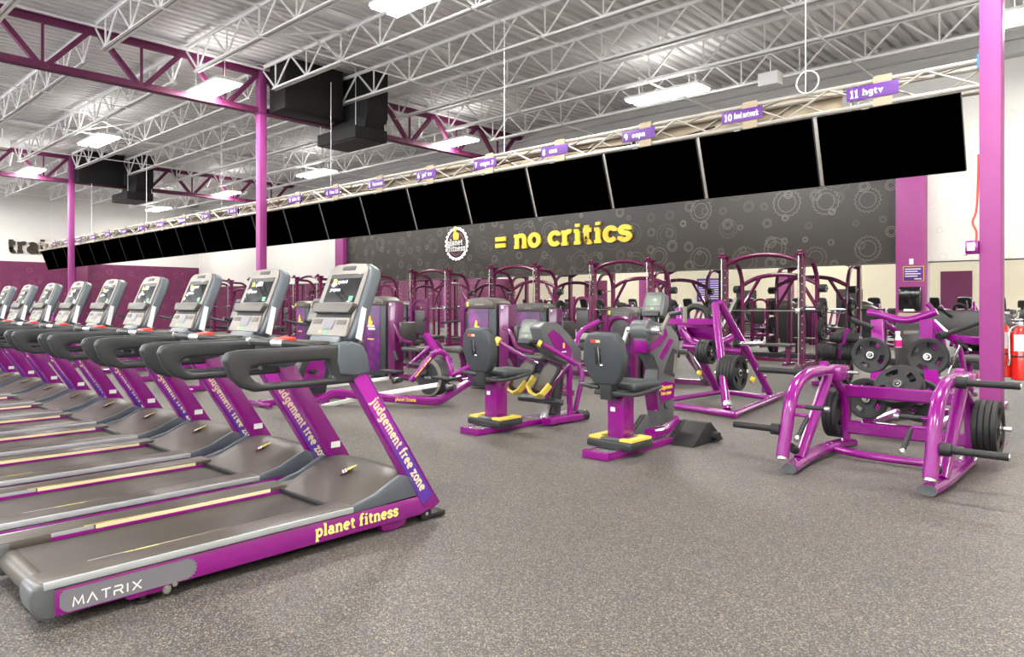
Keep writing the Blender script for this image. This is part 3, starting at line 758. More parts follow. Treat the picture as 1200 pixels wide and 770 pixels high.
def plate(R, t, loc, normal, label, group, slots=4, spin=0.0):
    """normal = direction the disc faces"""
    key = (round(R, 3), round(t, 3), slots)
    d = Vector(normal).normalized(); q = Vector((1, 0, 0)).rotation_difference(d) @ Matrix.Rotation(spin, 3, 'X').to_quaternion()
    if key not in PLATES:
        r = bpy.data.objects.new('weight_plate', None); COL.objects.link(r); r.empty_display_size = .05
        link('disc', plate_mesh(R, t, slots), 'rubber', r)
        bm = BM(); m_ = 20
        ringprism(bm, [(.04*math.cos(2*PI*k/m_), .04*math.sin(2*PI*k/m_)) for k in range(m_)], [(.027*math.cos(2*PI*k/m_), .027*math.sin(2*PI*k/m_)) for k in range(m_)], 'x', -t/2-.002, t/2+.002)
        link('hub_ring', bm, 'silver', r); PLATES[key] = r
    else: r = dup(PLATES[key])
    r.rotation_mode = 'QUATERNION'; r.rotation_quaternion = q; r.location = loc
    return tag(r, label, 'weight plate', group)
def stack(R, t, n, p0, d, what, group, spin=.3, slots=4, outer=True):
    d = Vector(d).normalized()
    for i in range(n):
        pos = 'only' if n == 1 else ('outermost' if i == n-1 else ('innermost' if i == 0 else ORD[i]+' from inside'))
        plate(R, t, Vector(p0)+d*(t+.001)*i, d, 'black weight plate, %s %s' % (pos, what), group, slots, spin+.35*i)

# ================================================================== TREADMILLS
def treadmill():
    t = thing('treadmill', '', 'treadmill', (0, 2.0, 0), group='row of treadmills')
    def y(v): return v-2.0
    def Y(pts): return [(a-2.0, b2) for a, b2 in pts]
    for s_ in (-1, 1):
        a, b2 = sorted((s_*.385, s_*.43))
        Pz(t, 'side_frame', 'purple', Y([(.875, .056), (2.83, .058), (2.95, .095), (2.86, .172), (.875, .168)]), 'x', a, b2, .004)
        a, b2 = sorted((s_*.275, s_*.437))
        Pz(t, 'end_cap', 'grey', Y([(.795, .19), (.79, .15), (.80, .10), (.82, .065), (.85, .05), (.885, .05), (.885, .165), (.885, .203), (.82, .203)]), 'x', a, b2, .014, 3)
        Pz(t, 'foot_rail', 'taupe', Y([(.83, .165), (2.34, .172), (2.34, .214), (1.02, .208), (.83, .206)]), 'x', a+.003*(s_ > 0), b2-.003*(s_ > 0)-.006, .005)
        B(t, 'rail_edge', 'railsilver', *sorted((s_*.426, s_*.439)), y(.84), y(2.34), .176, .2085, .004)
        x0, x1 = sorted((s_*.268, s_*.276))
        B(t, 'rail_stripe', 'cream', x0, x1, y(1.25), y(2.22), .188, .2065)
        B(t, 'rail_trim', 'purple', x0, x1, y(1.05), y(2.34), .172, .188)
        B(t, 'guide_line', 'yellow', *sorted((s_*.283, s_*.288)), y(1.2), y(2.2), .2075, .2095)
        B(t, 'rail_strip', 'railsilver', x0, x1, y(1.05), y(1.24), .19, .207)
        # upright
        a, b2 = sorted((s_*.36, s_*.43))
        Pz(t, 'upright', 'purple', Y([(2.305, .975), (2.43, .975), (2.99, .105), (2.93, .07), (2.85, .085)]), 'x', a, b2, .008)
        a, b2 = sorted((s_*.345, s_*.445))
        Pz(t, 'shoulder', 'greyblue', Y([(2.255, .955), (2.235, 1.03), (2.24, 1.12), (2.33, 1.137), (2.40, 1.115), (2.435, 1.05), (2.45, .955), (2.36, .94)]), 'x', a, b2, .014, 3)
        outer = Y([(2.28, 1.122), (2.0, 1.118), (1.69, 1.118), (1.62, 1.108), (1.60, 1.07), (1.635, .985), (1.69, .930), (1.76, .903), (2.05, .903), (2.37, .903)])
        inner = Y([(2.19, 1.040), (2.0, 1.038), (1.79, 1.036), (1.745, 1.03), (1.728, 1.015), (1.735, .99), (1.765, .957), (1.80, .942), (2.05, .940), (2.22, .940)])
        bm = BM(); a, b2 = sorted((s_*.375, s_*.433)); ringprism(bm, outer, inner, 'x', a, b2); bevel(bm, .018, 3, 50)
        link('handrail', bm, 'darkgrey', t)
        cyl_ = BM(); cyl(cyl_, (s_*.34, y(2.90), .045), (s_*.40, y(2.90), .045), .042, 20); w_ = link('wheel', cyl_, 'black', t)
        cyl_ = BM(); cyl(cyl_, (s_*.40, y(2.90), .045), (s_*.408, y(2.90), .045), .012, 12); link('axle_cap', cyl_, 'silver', w_)
        Pz(t, 'front_bracket', 'purple', Y([(2.55, .07), (2.75, .07), (2.73, .012), (2.64, -.0), (2.57, .01)]), 'x', *sorted((s_*.33, s_*.40)), .004)
        Pz(t, 'rear_bracket', 'purple', Y([(1.14, .07), (1.36, .07), (1.33, .035), (1.17, .035)]), 'x', *sorted((s_*.36, s_*.42)), .004)
        part(t, 'foot', 'black', lambda bm: (cyl(bm, (s_*.39, y(1.24), 0), (s_*.39, y(1.24), .016), .034, 16), cyl(bm, (s_*.39, y(1.24), .016), (s_*.39, y(1.24), .04), .014, 10)))
        part(t, 'bolt', 'chrome', lambda bm: (cyl(bm, (s_*.42, y(1.36), .062), (s_*.446, y(1.36), .062), .013, 12), cyl(bm, (s_*.40, y(1.33), .04), (s_*.43, y(1.33), .04), .02, 12)))
    # grey name plate with a toothed end, on both outer sides
    for s_ in (1,):
        gp_ = [(.915, .072), (.93, .063), (1.42, .063)]
        n = 9
        for i in range(n):
            a = -PI/2+PI*i/n
            for f, r in ((.05, .043), (.5, .051), (.55, .043)): gp_.append((1.42+1.0*r*math.cos(a+PI/n*f), .110+r*math.sin(a+PI/n*f)))
        gp_ += [(1.42, .156), (.915, .156), (.90, .14), (.90, .09)]
        Pz(t, 'name_plate', 'plategrey', Y(gp_), 'x', .430, .4315)
        text_obj(t, 'lettering', 'white', 'MATRIX', .038, (.4318, y(.945), .080), (0, 1, 0), (0, 0, 1), .0006, width=.285, font=S, weight=1.0, gap=1.0)
        text_obj(t, 'lettering', 'lettering', 'planet fitness', .044, (.4312, y(2.10), .092), (0, 1, 0), (0, .0, 1), .0008, width=.56, weight=1.5, gap=.3)
        dd = Vector((0, 2.90-2.37, .12-.96)).normalized(); nn = Vector((0, -dd.z, dd.y))
        def up(p, u, v): return (p[0]+dd.y*u+nn.y*v, p[1]+dd.z*u+nn.z*v)
        c0 = (2.368, .965)
        W_ = .048; Lq = 1.005
        bord = [up(c0, .02, -W_), up(c0, .02, W_), up(c0, Lq-.03, W_), up(c0, Lq-.03, -W_)]
        inn = [up(c0, .026, -W_+.005), up(c0, .026, W_-.005), up(c0, Lq-.036, W_-.005), up(c0, Lq-.036, -W_+.005)]
        bm = BM(); ringprism(bm, Y(bord), Y(inn), 'x', .430, .4312); link('decal_border', bm, 'navy', t)
        Pz(t, 'decal', 'uprightdecal', Y(inn), 'x', .430, .4308)
        o0 = up(c0, .20, -.018)
        text_obj(t, 'lettering', 'cream', 'judgement free zone', .040, (.4310, y(o0[0]), o0[1]), tuple(dd), tuple(nn), .0008, width=.70, weight=1.5, gap=.3)
    B(t, 'sticker', 'white', -.3595, -.358, y(2.71), y(2.78), .375, .415)
    B(t, 'running_belt', 'belt', -.268, .268, y(.90), y(2.42), .15, .172, .004)
    bm = BM(); cyl(bm, (-.268, y(.885), .118), (.268, y(.885), .118), .052, 24); link('rear_roller', bm, 'taupe', t)
    B(t, 'under_frame', 'black', -.38, .38, y(1.1), y(2.85), .075, .13, .004)
    # motor cover: lofted hump
    prof = [(2.30, .212, .43), (2.42, .232, .43), (2.52, .27, .428), (2.62, .315, .415), (2.70, .338, .40), (2.77, .335, .385), (2.86, .285, .36), (2.93, .20, .35), (2.97, .10, .34)]
    bm = BM(); rows_ = []
    for (yy, zz, hw) in prof:
        xs_ = [-hw, -hw*.96, -hw*.82, -hw*.5, 0, hw*.5, hw*.82, hw*.96, hw]; zs = [.165 if zz > .17 else .07, zz-.045 if zz > .23 else zz-.02, zz-.008, zz+.002, zz+.006, zz+.002, zz-.008, zz-.045 if zz > .23 else zz-.02, .165 if zz > .17 else .07]
        dip = .022*max(0, 1-(yy-2.30)/.16)
        zs = [z-(dip if 2 <= i <= 6 else 0) for i, z in enumerate(zs)]
        rows_.append([bm.verts.new((xs_[i], y(yy), zs[i])) for i in range(9)])
    for i in range(len(rows_)-1):
        for j in range(8): bm.faces.new((rows_[i][j], rows_[i][j+1], rows_[i+1][j+1], rows_[i+1][j]))
    bm.faces.new(rows_[0]); bm.faces.new(rows_[-1][::-1])
    mc = link('motor_cover', bm, 'taupe', t)
    B(t, 'cover_lip', 'black', -.33, .33, y(2.285), y(2.305), .172, .20, .006)
    for s_ in (-1, 1):
        Pz(t, 'cover_side', 'greyblue', Y([(2.34, .172), (2.345, .208), (2.5, .245), (2.62, .30), (2.68, .325), (2.76, .305), (2.80, .18)]), 'x', *sorted((s_*.40, s_*.431)), .006)
    e = thing  # emblem on the cover
    bm = BM(); prism(bm, [(q[0]-.0, q[1]) for q in gearpts(.034, 10, .15)], 'z', 0, .004); em = link('emblem', bm, 'girder', t); em.location = (.02, y(2.565), .302); em.rotation_euler = (math.radians(24), 0, -.5)
    B(em, 'emblem_word', 'white', -.042, .036, -.016, -.005, .004, .007); B(em, 'emblem_word', 'white', -.036, .044, .001, .012, .004, .007)
    Pz(em, 'emblem_thumb', 'yellow', [(-.016, .016), (.026, .016), (.030, .038), (.018, .046), (.018, .075), (.006, .082), (-.002, .055), (-.016, .042)], 'z', .004, .008)
    B(t, 'front_bumper', 'black', -.40, .40, y(2.93), y(3.06), .004, .036, .006)
    # cockpit
    Pz(t, 'cockpit_tray', 'darkgrey', [(-.36, y(2.24)), (-.20, y(2.08)), (.20, y(2.08)), (.36, y(2.24)), (.36, y(2.42)), (.22, y(2.47)), (-.22, y(2.47)), (-.36, y(2.42))], 'z', 1.055, 1.118, .014, 3)
    for s_ in (-1, 1):
        bm = BM(); tube(bm, [(s_*.26, y(2.24), 1.10), (s_*.26, y(2.24), 1.124)], .048, 18); link('cup_holder', bm, 'black', t)
    Pz(t, 'tray_panel', 'taupe', [(-.17, y(2.11)), (.17, y(2.11)), (.2, y(2.34)), (-.2, y(2.34))], 'z', 1.118, 1.130, .005)
    Pz(t, 'stop_key', 'stopred', Y([(2.12, 1.13), (2.22, 1.13), (2.20, 1.155), (2.14, 1.148)]), 'x', -.075, .045, .005)
    T(t, 'grip_bar', 'darkgrey', smoothpath([(-.34, y(2.22), 1.10), (-.26, y(2.08), 1.125), (-.1, y(2.02), 1.13), (.1, y(2.02), 1.13), (.26, y(2.08), 1.125), (.34, y(2.22), 1.10)], 4), .019, 10)
    for s_ in (-1, 1):
        T(t, 'pulse_grip', 'silver', [(s_*.12, y(2.022), 1.13), (s_*.2, y(2.045), 1.128)], .021, 10)
    # console, built upright in its own plane then leant forward
    p0 = Vector((0, y(2.45), 1.135)); p1 = Vector((0, y(2.635), 1.60)); vv = (p1-p0).normalized(); H2 = (p1-p0).length
    nn_ = Vector((1, 0, 0)).cross(vv)   # towards the user (-y)
    Mc = Matrix.Translation(p0) @ Matrix(((1, 0, 0, 0), (0, -nn_.y*-1, vv.y, 0), (0, -nn_.z*-1, vv.z, 0), (0, 0, 0, 1)))
    # local: x across, y = nn_ (out of the face), z = up the console
    def Q(nm, m2, x0, x1, z0, z1, a, c, bv=.0, par=None): return B(par or t, nm, m2, x0, x1, a, c, z0, z1, bv, 3, M=Mc)
    face = 1 if (Mc.to_3x3() @ Vector((0, 1, 0))).y < 0 else -1
    def F(a, c): return tuple(sorted((a*face, c*face)))
    shape = [(-.225, .0), (.225, .0), (.245, .03), (.25, .12), (.242, H2-.07), (.225, H2-.03), (.18, H2-.004), (.0, H2+.006), (-.18, H2-.004), (-.225, H2-.03), (-.242, H2-.07), (-.25, .12), (-.245, .03)]
    bm = BM(); prism(bm, shape, 'y', *F(-.075, .0), M=Mc); bevel(bm, .016, 3, 40); link('console', bm, 'greyblue', t)
    sh2 = [(x_*.86, .012+z_*.965) for x_, z_ in shape]
    bm = BM(); prism(bm, sh2, 'y', *F(0, .010), M=Mc); bevel(bm, .004, 2, 40); link('console_face', bm, 'greylight', t)
    bm = BM(); prism(bm, [(x_*.9, .02+z_*.93) for x_, z_ in shape], 'y', *F(-.085, -.07), M=Mc); bevel(bm, .006, 2, 40); link('console_back', bm, 'black', t)
    Q('display', 'screenglass', -.17, .17, .235, .425, *F(.009, .0115), .001)
    Q('name_badge', 'darkgrey', -.07, .07, .452, .478, *F(.009, .0135), .004)
    Pz(t, 'reading_ledge', 'taupe', [(-.19, .155), (.19, .155), (.215, .20), (.21, .222), (-.21, .222), (-.215, .20)], 'y', *F(.0, .045), .006, M=Mc)
    Q('ledge_recess', 'black', -.19, .19, .125, .158, *F(.008, .014), .001)
    Pz(t, 'control_panel', 'greylight', [(-.215, .010), (.215, .010), (.20, .13), (-.20, .13)], 'y', *F(.008, .024), .006, M=Mc)
    Pz(t, 'button_pad', 'plategrey', [(-.05, .05), (.05, .05), (.065, .12), (-.065, .12)], 'y', *F(.022, .028), .003, M=Mc)
    Q('key_group', 'taupe', -.18, -.08, .085, .115, *F(.023, .027), .002); Q('key_group', 'taupe', .08, .18, .085, .115, *F(.023, .027), .002)
    Q('key_group', 'uigreen', -.03, .02, .025, .04, *F(.023, .027), .001); Q('key_group', 'yellow', -.08, -.05, .025, .04, *F(.023, .027), .001)
    Pz(t, 'label_sheet', 'white', [(.02, -.012), (.21, .025), (.21, .06), (.02, .035)], 'z', .2495, .2515, 0, M=Matrix.Translation((0, 0, 0)) @ Mc @ Matrix(((0, 0, 1, 0), (0, face, 0, 0), (1, 0, 0, 0), (0, 0, 0, 1))) @ Matrix.Translation((0, -.06, 0)))
    xd = (1, 0, 0); yd = tuple(vv); 
    def tx(mm, s2, h, x_, z_, wd): 
        o = Mc @ Vector((x_, face*.0118, z_)); return text_obj(t, 'screen_text', mm, s2, h, tuple(o), xd, yd, .0004, width=wd, weight=1.4)
    tx('uiyellow', '5k', .022, -.13, .36, .05); tx('uitext', 'sprint 8', .016, -.07, .362, .10); tx('uitext', 'program', .014, -.13, .31, .11)
    Q('screen_icon', 'uigreen', .10, .14, .245, .275, *F(.0115, .0122)); Q('screen_bar', 'darkgrey', -.165, .165, .395, .42, *F(.0115, .0119))
    Pz(t, 'console_neck', 'greyblue', Y([(2.40, 1.10), (2.50, 1.10), (2.535, 1.19), (2.47, 1.20)]), 'x', -.16, .16, .012, 3)
    return t
TM = treadmill()
NT = 25
TLAB = ['nearest the camera', 'second from the camera', 'third from the camera', 'fourth from the camera', 'fifth from the camera', 'sixth from the camera']
for i in range(NT):
    if i: o = dup(TM, (-3.82-1.066*i, 2.0, 0))
    else: o = TM; o.location = (-3.82, 2.0, 0)
    o['label'] = 'purple and grey treadmill with a tall console, %s in the row' % (TLAB[i] if i < 6 else ORD[i]+' from the camera')

# ================================================================== STRENGTH MACHINES
def W(root, *pts): return local(root, *pts)
def TW(root, name, m, pts, r, n=10, fil=None, sect=None, up=None):
    return T(root, name, m, W(root, *pts), r, n, fil, sect, up)
def mir(pts): return [(-p[0], p[1], p[2]) for p in pts]
# --- front plate-loaded machine, symmetric about its own middle plane
fm = thing('plate_loaded_machine', 'low glossy purple plate-loaded machine with black loading horns, in front of the right column', 'gym machine', (-1.765, 6.3, 0))
def yy(v): return v-6.3
for s_ in (-1, 1):
    def q(x, y, z): return (s_*x, yy(y), z)
    H = .515
    T(fm, 'foot_rail', 'purple', smoothpath([q(H-.03, 5.66, .04), q(H, 6.0, .055), q(H, 6.5, .07), q(H-.01, 6.9, .06), q(H-.04, 7.1, .045)], 4), 1, sect=rect(.115, .07, .02))
    bm = BM(); tube(bm, [q(H-.03, 5.655, .04), q(H-.03, 5.64, .04)], 1, sect=rect(.115, .07, .024)); link('end_cap', bm, 'grey', fm)
    T(fm, 'slanted_upright', 'purple', [q(H, 5.93, .07), q(H, 6.62, .74)], .047, 16)
    T(fm, 'lever_arm', 'purple', smoothpath([q(H, 5.58, .14), q(H, 5.66, .34), q(H, 5.74, .55), q(H, 5.86, .68), q(H, 6.06, .75), q(H, 6.35, .765), q(H, 6.72, .75)], 4), .050, 16)
    T(fm, 'arm_end_cap', 'silver', [q(H, 5.574, .124), q(H, 5.58, .141)], .043, 16)
    T(fm, 'rear_post', 'purple', [q(H-.02, 6.66, .70), q(H-.02, 6.97, .50), q(H-.02, 6.99, .05)], 1, fil=.15, sect=rect(.075, .075, .02))
    B(fm, 'pivot_block', 'purple', *sorted((s_*(H-.10), s_*(H+.06))), yy(6.62), yy(6.88), .66, .79, .02)
    T(fm, 'pivot_pin', 'chrome', [q(H-.20, 6.78, .73), q(H+.09, 6.78, .73)], .014, 10)
    T(fm, 'pivot_knob', 'purple', [q(H-.03, 6.5, .80), q(H+.03, 6.5, .80)], .042, 14)
    for (hy, hz) in ((6.14, .765), (5.66, .34)):
        T(fm, 'horn_collar', 'rubber', [q(H+.045, hy, hz), q(H+.115, hy, hz)], .046, 16)
        T(fm, 'loading_horn', 'rubber', [q(H+.11, hy, hz), q(H+.44, hy, hz)], .026, 14)
        T(fm, 'horn_cap', 'silver', [q(H+.44, hy, hz), q(H+.446, hy, hz)], .018, 10)
    T(fm, 'handle_stem', 'purple', [q(H-.02, 5.80, .52), q(H-.12, 5.80, .52)], .014, 8)
    T(fm, 'grip', 'rubber', [q(H-.10, 5.80, .52), q(H-.25, 5.80, .52)], .018, 12); T(fm, 'grip_end', 'silver', [q(H-.25, 5.80, .52), q(H-.285, 5.80, .52)], .020, 12)
    T(fm, 'handle_stem', 'purple', [q(H-.02, 5.74, .46), q(H-.14, 5.74, .46), q(H-.15, 5.70, .44)], .014, 8, fil=.04)
    T(fm, 'grip', 'rubber', [q(H-.15, 5.70, .445), q(H-.15, 5.50, .325)], .018, 12); T(fm, 'grip_end', 'silver', [q(H-.15, 5.50, .325), q(H-.15, 5.47, .307)], .021, 12)
    T(fm, 'rubber_stop', 'rubber', [q(H-.01, 5.82, .16), q(H-.01, 5.72, .20)], .036, 14)
    T(fm, 'storage_peg', 'chrome', [q(H, 6.98, .33), q(H+.27, 6.98, .33)], .022, 12)
    for by in (6.55, 6.65, 6.92):
        T(fm, 'bolt', 'chrome', [q(H-.01, by, .09), q(H-.01, by, .108)], .011, 8)
T(fm, 'upper_crossbeam', 'purple', [(-.5, yy(6.92), .55), (.5, yy(6.92), .55)], 1, sect=rect(.06, .11, .012))
T(fm, 'lower_crossbeam', 'purple', [(-.5, yy(7.0), .20), (.5, yy(7.0), .20)], 1, sect=rect(.09, .10, .012))
T(fm, 'lower_brace', 'purple', smoothpath([(-.5, yy(6.6), .065), (-.2, yy(6.55), .05), (.2, yy(6.55), .05), (.5, yy(6.6), .065)], 4), .032, 12)
stack(.225, .042, 4, (-1.765+.56, 6.98, .33), (1, 0, 0), 'on the right peg of the front machine', 'plates on the front machine right peg')
stack(.225, .042, 3, (-1.765-.53, 6.98, .33), (-1, 0, 0), 'on the left peg of the front machine', 'plates on the front machine left peg')

# --- second plate-loaded machine behind it
m2 = thing('plate_loaded_machine', 'purple machine with a bowed top bar and plates facing the camera', 'gym machine', (-2.35, 9.0, 0))
T(m2, 'top_bar', 'purple', smoothpath([at(1017, 366, Y=9.2)-m2.location, at(1030, 368, Y=9.2)-m2.location, at(1050, 374, Y=9.2)-m2.location, at(1066, 375, Y=9.2)-m2.location, at(1084, 370, Y=9.2)-m2.location, at(1098, 365, Y=9.2)-m2.location], 4), .043, 14)
for (px, pb) in ((1028, 1019), (1086, 1088)):
    a = at(px, 375, Y=9.2); c = at(px+2, 412, Y=9.1); d = at(pb+8, 470, Y=8.55)
    TW(m2, 'front_post', 'purple', [a, c, d], 1, sect=rect(.14, .06, .01), fil=.1, up=(0, 1, 0))
    TW(m2, 'rear_strut', 'purple', [a+Vector((.05, .1, -.03)), a+Vector((.22, .45, -.25)), a+Vector((.28, .5, -.6)), (a.x+.28, 9.75, .06)], .03, 10, fil=.15)
    TW(m2, 'base_rail', 'purple', [(d.x, 7.85, .05), (d.x, 9.85, .05)], 1, sect=rect(.08, .07, .012))
    TW(m2, 'post_foot', 'purple', [d, (d.x, 8.25, .06)], 1, sect=rect(.12, .06, .01), up=(0, 1, 0))
for by in (8.2, 9.8): TW(m2, 'base_crossbar', 'purple', [(-2.62, by, .05), (-2.0, by, .05)], 1, sect=rect(.07, .07, .012))
TW(m2, 'lever_arm', 'purple', [at(1094, 378, Y=9.2), at(1112, 396, Y=9.0), at(1138, 399, Y=8.9), at(1160, 400, Y=8.75)], 1, sect=rect(.06, .08, .015), fil=.1)
TW(m2, 'loading_horn', 'rubber', [at(1104, 393, Y=8.9), at(1148, 378, Y=9.3)], .026, 12); TW(m2, 'horn_collar', 'rubber', [at(1101, 394, Y=8.88), at(1108, 392, Y=8.93)], .045, 12)
TW(m2, 'loading_horn', 'rubber', [at(998, 374, Y=9.0), at(1023, 384, Y=9.0)], .026, 12)
TW(m2, 'grip', 'rubber', [at(1121, 398, Y=8.9), at(1135, 409, Y=8.9)], .018, 10); TW(m2, 'grip_end', 'silver', [at(1135, 409, Y=8.9), at(1138, 411, Y=8.9)], .02, 10)
TW(m2, 'pull_rod', 'chrome', [at(1125, 405, Y=9.2), at(1112, 437, Y=9.2)], .010, 8)
TW(m2, 'swing_arm', 'purple', [at(1090, 385, Y=9.3), at(1104, 396, Y=9.3), at(1107, 415, Y=9.3)], .035, 12, fil=.1)
def platepos(px, py, Y): return at(px, py, Y=Y)
for (px, py, Y_, R, n_, lab, nrm) in ((1020, 416, 8.85, .205, 2, 'at upper left of the bowed bar machine', (.0, -1, .08)),
                            (1087, 418, 8.87, .205, 2, 'at upper right of the bowed bar machine', (.0, -1, .08)),
                            (1015, 467, 8.1, .215, 2, 'low at left behind the front crossbeam', (0, -1, 0)),
                            (1078, 470, 8.1, .215, 2, 'low at right behind the front crossbeam', (0, -1, 0)),
                            (1052, 450, 7.75, .22, 3, 'leaning in the middle over the front crossbeam', (-.1, -.75, .55))):
    p = platepos(px, py, Y_); d = Vector(nrm).normalized()
    TW(m2, 'weight_peg', 'chrome', [p+d*.06, p-d*(.30 if Y_ > 8.5 else .45)], .02, 10)
    stack(R, .04, n_, p-d*.045*(n_-1), d, lab, 'plates on the machine with the bowed bar')
TW(m2, 'middle_arm', 'purple', [platepos(1052, 450, 8.05), (-2.3, 8.6, .5), (-2.3, 9.8, .06)], .035, 10, fil=.1)
Pz(m2, 'back_pad', 'pad', [(-.14, .35), (.16, .35), (.19, .9), (.17, 1.12), (-.15, 1.12), (-.17, .9)], 'y', .50, .60, .02)
B(m2, 'pad_slot', 'greylight', -.06, .10, .492, .50, .98, 1.02, .004)
TW(m2, 'pad_post', 'purple', [(-2.33, 9.62, .06), (-2.33, 9.62, .5)], .03, 10)
# spray bottle
sp = at(1053, 407, Y=9.25)
t = thing('spray_bottle', 'small spray bottle of pink liquid hanging before the dark pad', 'bottle', tuple(sp))
bm = BM(); tube(bm, [(0, 0, 0), (0, 0, .10), (0, 0, .13), (0, 0, .15)], [.036, .036, .018, .014], 16); link('bottle', bm, 'white', t)
bm = BM(); tube(bm, [(0, 0, .005), (0, 0, .085)], .037, 16); link('liquid', bm, 'pinkliquid', t)
B(t, 'trigger_head', 'white', -.035, .02, -.012, .012, .15, .19, .006); B(t, 'trigger', 'white', -.03, -.02, -.006, .006, .11, .15)
# padded bench machine behind
bn = thing('padded_machine', 'purple gym machine with a long black pad, behind the right column', 'gym machine', (-2.0, 10.6, 0))
bm = BM(); prism(bm, [(-.53, .98), (-.45, .92), (.3, .90), (.56, .96), (.62, 1.1), (.5, 1.22), (.2, 1.26), (-.35, 1.25), (-.5, 1.18)], 'y', -.06, .06); bevel(bm, .025, 3); link('long_pad', bm, 'pad', bn)
T(bn, 'post', 'purple', [(-.3, 0.03, .9), (-.3, .03, .06)], .04, 12); T(bn, 'post', 'purple', [(.35, .03, .9), (.35, .03, .06)], .04, 12)
T(bn, 'foot', 'purple', [(-.3, -.6, .04), (-.3, .6, .04)], 1, sect=rect(.08, .07, .01)); T(bn, 'foot', 'purple', [(.35, -.6, .04), (.35, .6, .04)], 1, sect=rect(.08, .07, .01))
B(bn, 'seat', 'pad', -.05, .30, -.5, -.1, .62, .70, .03); T(bn, 'seat_post', 'purple', [(.12, -.3, .62), (.12, -.3, .3), (.12, .03, .2)], .035, 10, fil=.1)
T(bn, 'handle', 'rubber', [(-.2, -.35, 1.3), (-.12, -.1, 1.18)], .02, 10); T(bn, 'side_bar', 'purple', [(-.42, .05, 1.35), (-.3, .05, 1.2), (-.3, .05, .9)], .03, 10)
# weight tree
wt = thing('weight_tree', 'purple slanting weight tree stacked with small black plates, behind the machines at the right', 'weight rack', (-3.9, 12.0, 0))
T(wt, 'mast', 'purple', [(.06, 0, .95), (-.12, 0, .35), (-.2, 0, .06)], 1, sect=rect(.07, .05, .01)); T(wt, 'base', 'purple', [(-.2, -.4, .04), (-.2, .4, .04)], 1, sect=rect(.08, .07, .01)); T(wt, 'base', 'purple', [(-.5, 0, .04), (.4, 0, .04)], 1, sect=rect(.08, .07, .01))
for (z_, x_, R, wd) in ((.80, .015, .085, .2), (.57, -.055, .135, .25), (.27, -.14, .20, .22)):
    T(wt, 'peg', 'chrome', [(x_-wd-.06, 0, z_), (x_+wd+.06, 0, z_)], .016, 8)
    for s_ in (-1, 1):
        stack(R, .045, int(wd/.047), (-3.9+x_+s_*.06, 12, z_), (s_, 0, 0), 'on the %s %s peg of the weight tree' % ({.8: 'top', .57: 'middle', .27: 'bottom'}[z_], 'left' if s_ < 0 else 'right'), 'plates on the weight tree', slots=4 if R > .15 else 0)
# --- leg press
lp = thing('leg_press', 'purple angled leg press with a round stack of plates, in front of the largest rack', 'gym machine', (-4.3, 9.0, 0))
P_ = lambda x, y, **k: at(x, y, **k)
TW(lp, 'front_rail', 'purple', [P_(788, 475, Z=.05), P_(862, 486, Z=.05)], .04, 12)
TW(lp, 'side_rail', 'purple', [P_(859, 486, Z=.05), P_(918, 462, Z=.05)], .04, 12)
TW(lp, 'rear_rail', 'purple', [P_(905, 467, Z=.06), P_(848, 459, Z=.06), P_(775, 470, Z=.06)], .035, 12)
TW(lp, 'front_upright', 'purple', [P_(852, 480, Y=8.22), P_(847, 440, Y=8.45), P_(838, 356, Y=8.9)], .052, 14)
TW(lp, 'upright_clamp', 'silver', [P_(852.5, 476, Y=8.24), P_(852, 471, Y=8.26)], .056, 14)
TW(lp, 'slide_rail', 'purple', [P_(902, 461, Y=10.15), P_(872, 405, Y=9.5), P_(843, 354, Y=8.95)], .050, 14)
TW(lp, 'rear_leg', 'purple', [P_(840, 456, Y=9.75), P_(826, 430, Y=9.4), P_(813, 405, Y=9.1)], .055, 14)
TW(lp, 'top_beam', 'purple', [P_(785, 377, Y=8.9), P_(842, 377, Y=8.9)], 1, sect=rect(.06, .09, .012))
TW(lp, 'cross_tie', 'purple', [P_(800, 405, Y=9.0), P_(868, 412, Y=9.3)], .045, 12)
TW(lp, 'sled_tube', 'purple', [P_(800, 385, Y=9.1), P_(812, 405, Y=9.1), P_(850, 400, Y=9.2), P_(858, 395, Y=9.3)], .05, 12, fil=.15)
TW(lp, 'sled_frame', 'purple', [P_(795, 362, Y=9.3), P_(800, 395, Y=9.2), P_(838, 408, Y=9.1)], .06, 12, fil=.2)
bm = BM(); a = [P_(794, 384, Y=9.2), P_(836, 384, Y=8.95), P_(846, 412, Y=9.3), P_(806, 412, Y=9.5)]
o2 = [v+Vector((.0, .05, .05)) for v in a]; A1 = [bm.verts.new(v-lp.location) for v in a]; A2 = [bm.verts.new(v-lp.location) for v in o2]
bm.faces.new(A1); bm.faces.new(A2[::-1])
for i in range(4): bm.faces.new((A1[i], A1[(i+1) % 4], A2[(i+1) % 4], A2[i]))
link('foot_plate', bm, 'purple', lp)
TW(lp, 'shoulder_pad', 'rubber', smoothpath([P_(806, 378, Y=9.0), P_(805, 365, Y=9.0), P_(814, 359, Y=9.0), P_(827, 364, Y=9.0), P_(831, 378, Y=9.0)], 4), .045, 12)
TW(lp, 'gas_strut', 'silver', [P_(808, 412, Y=9.2), P_(823, 446, Y=9.4)], .02, 10); TW(lp, 'strut_rod', 'rubber', [P_(823, 446, Y=9.4), P_(828, 449, Y=9.4)], .03, 10)
TW(lp, 'adjust_knob', 'goldletter', [P_(818, 437, Y=9.2), P_(821, 437, Y=9.2)], .035, 12); TW(lp, 'adjust_knob', 'goldletter', [P_(880, 444, Y=9.0), P_(884, 446, Y=9.0)], .035, 12)
TW(lp, 'loading_horn', 'silver', [P_(864, 403, Y=9.1), P_(895, 402, Y=9.1)], .026, 12); TW(lp, 'horn_collar', 'rubber', [P_(861, 403, Y=9.1), P_(867, 403, Y=9.1)], .045, 12)
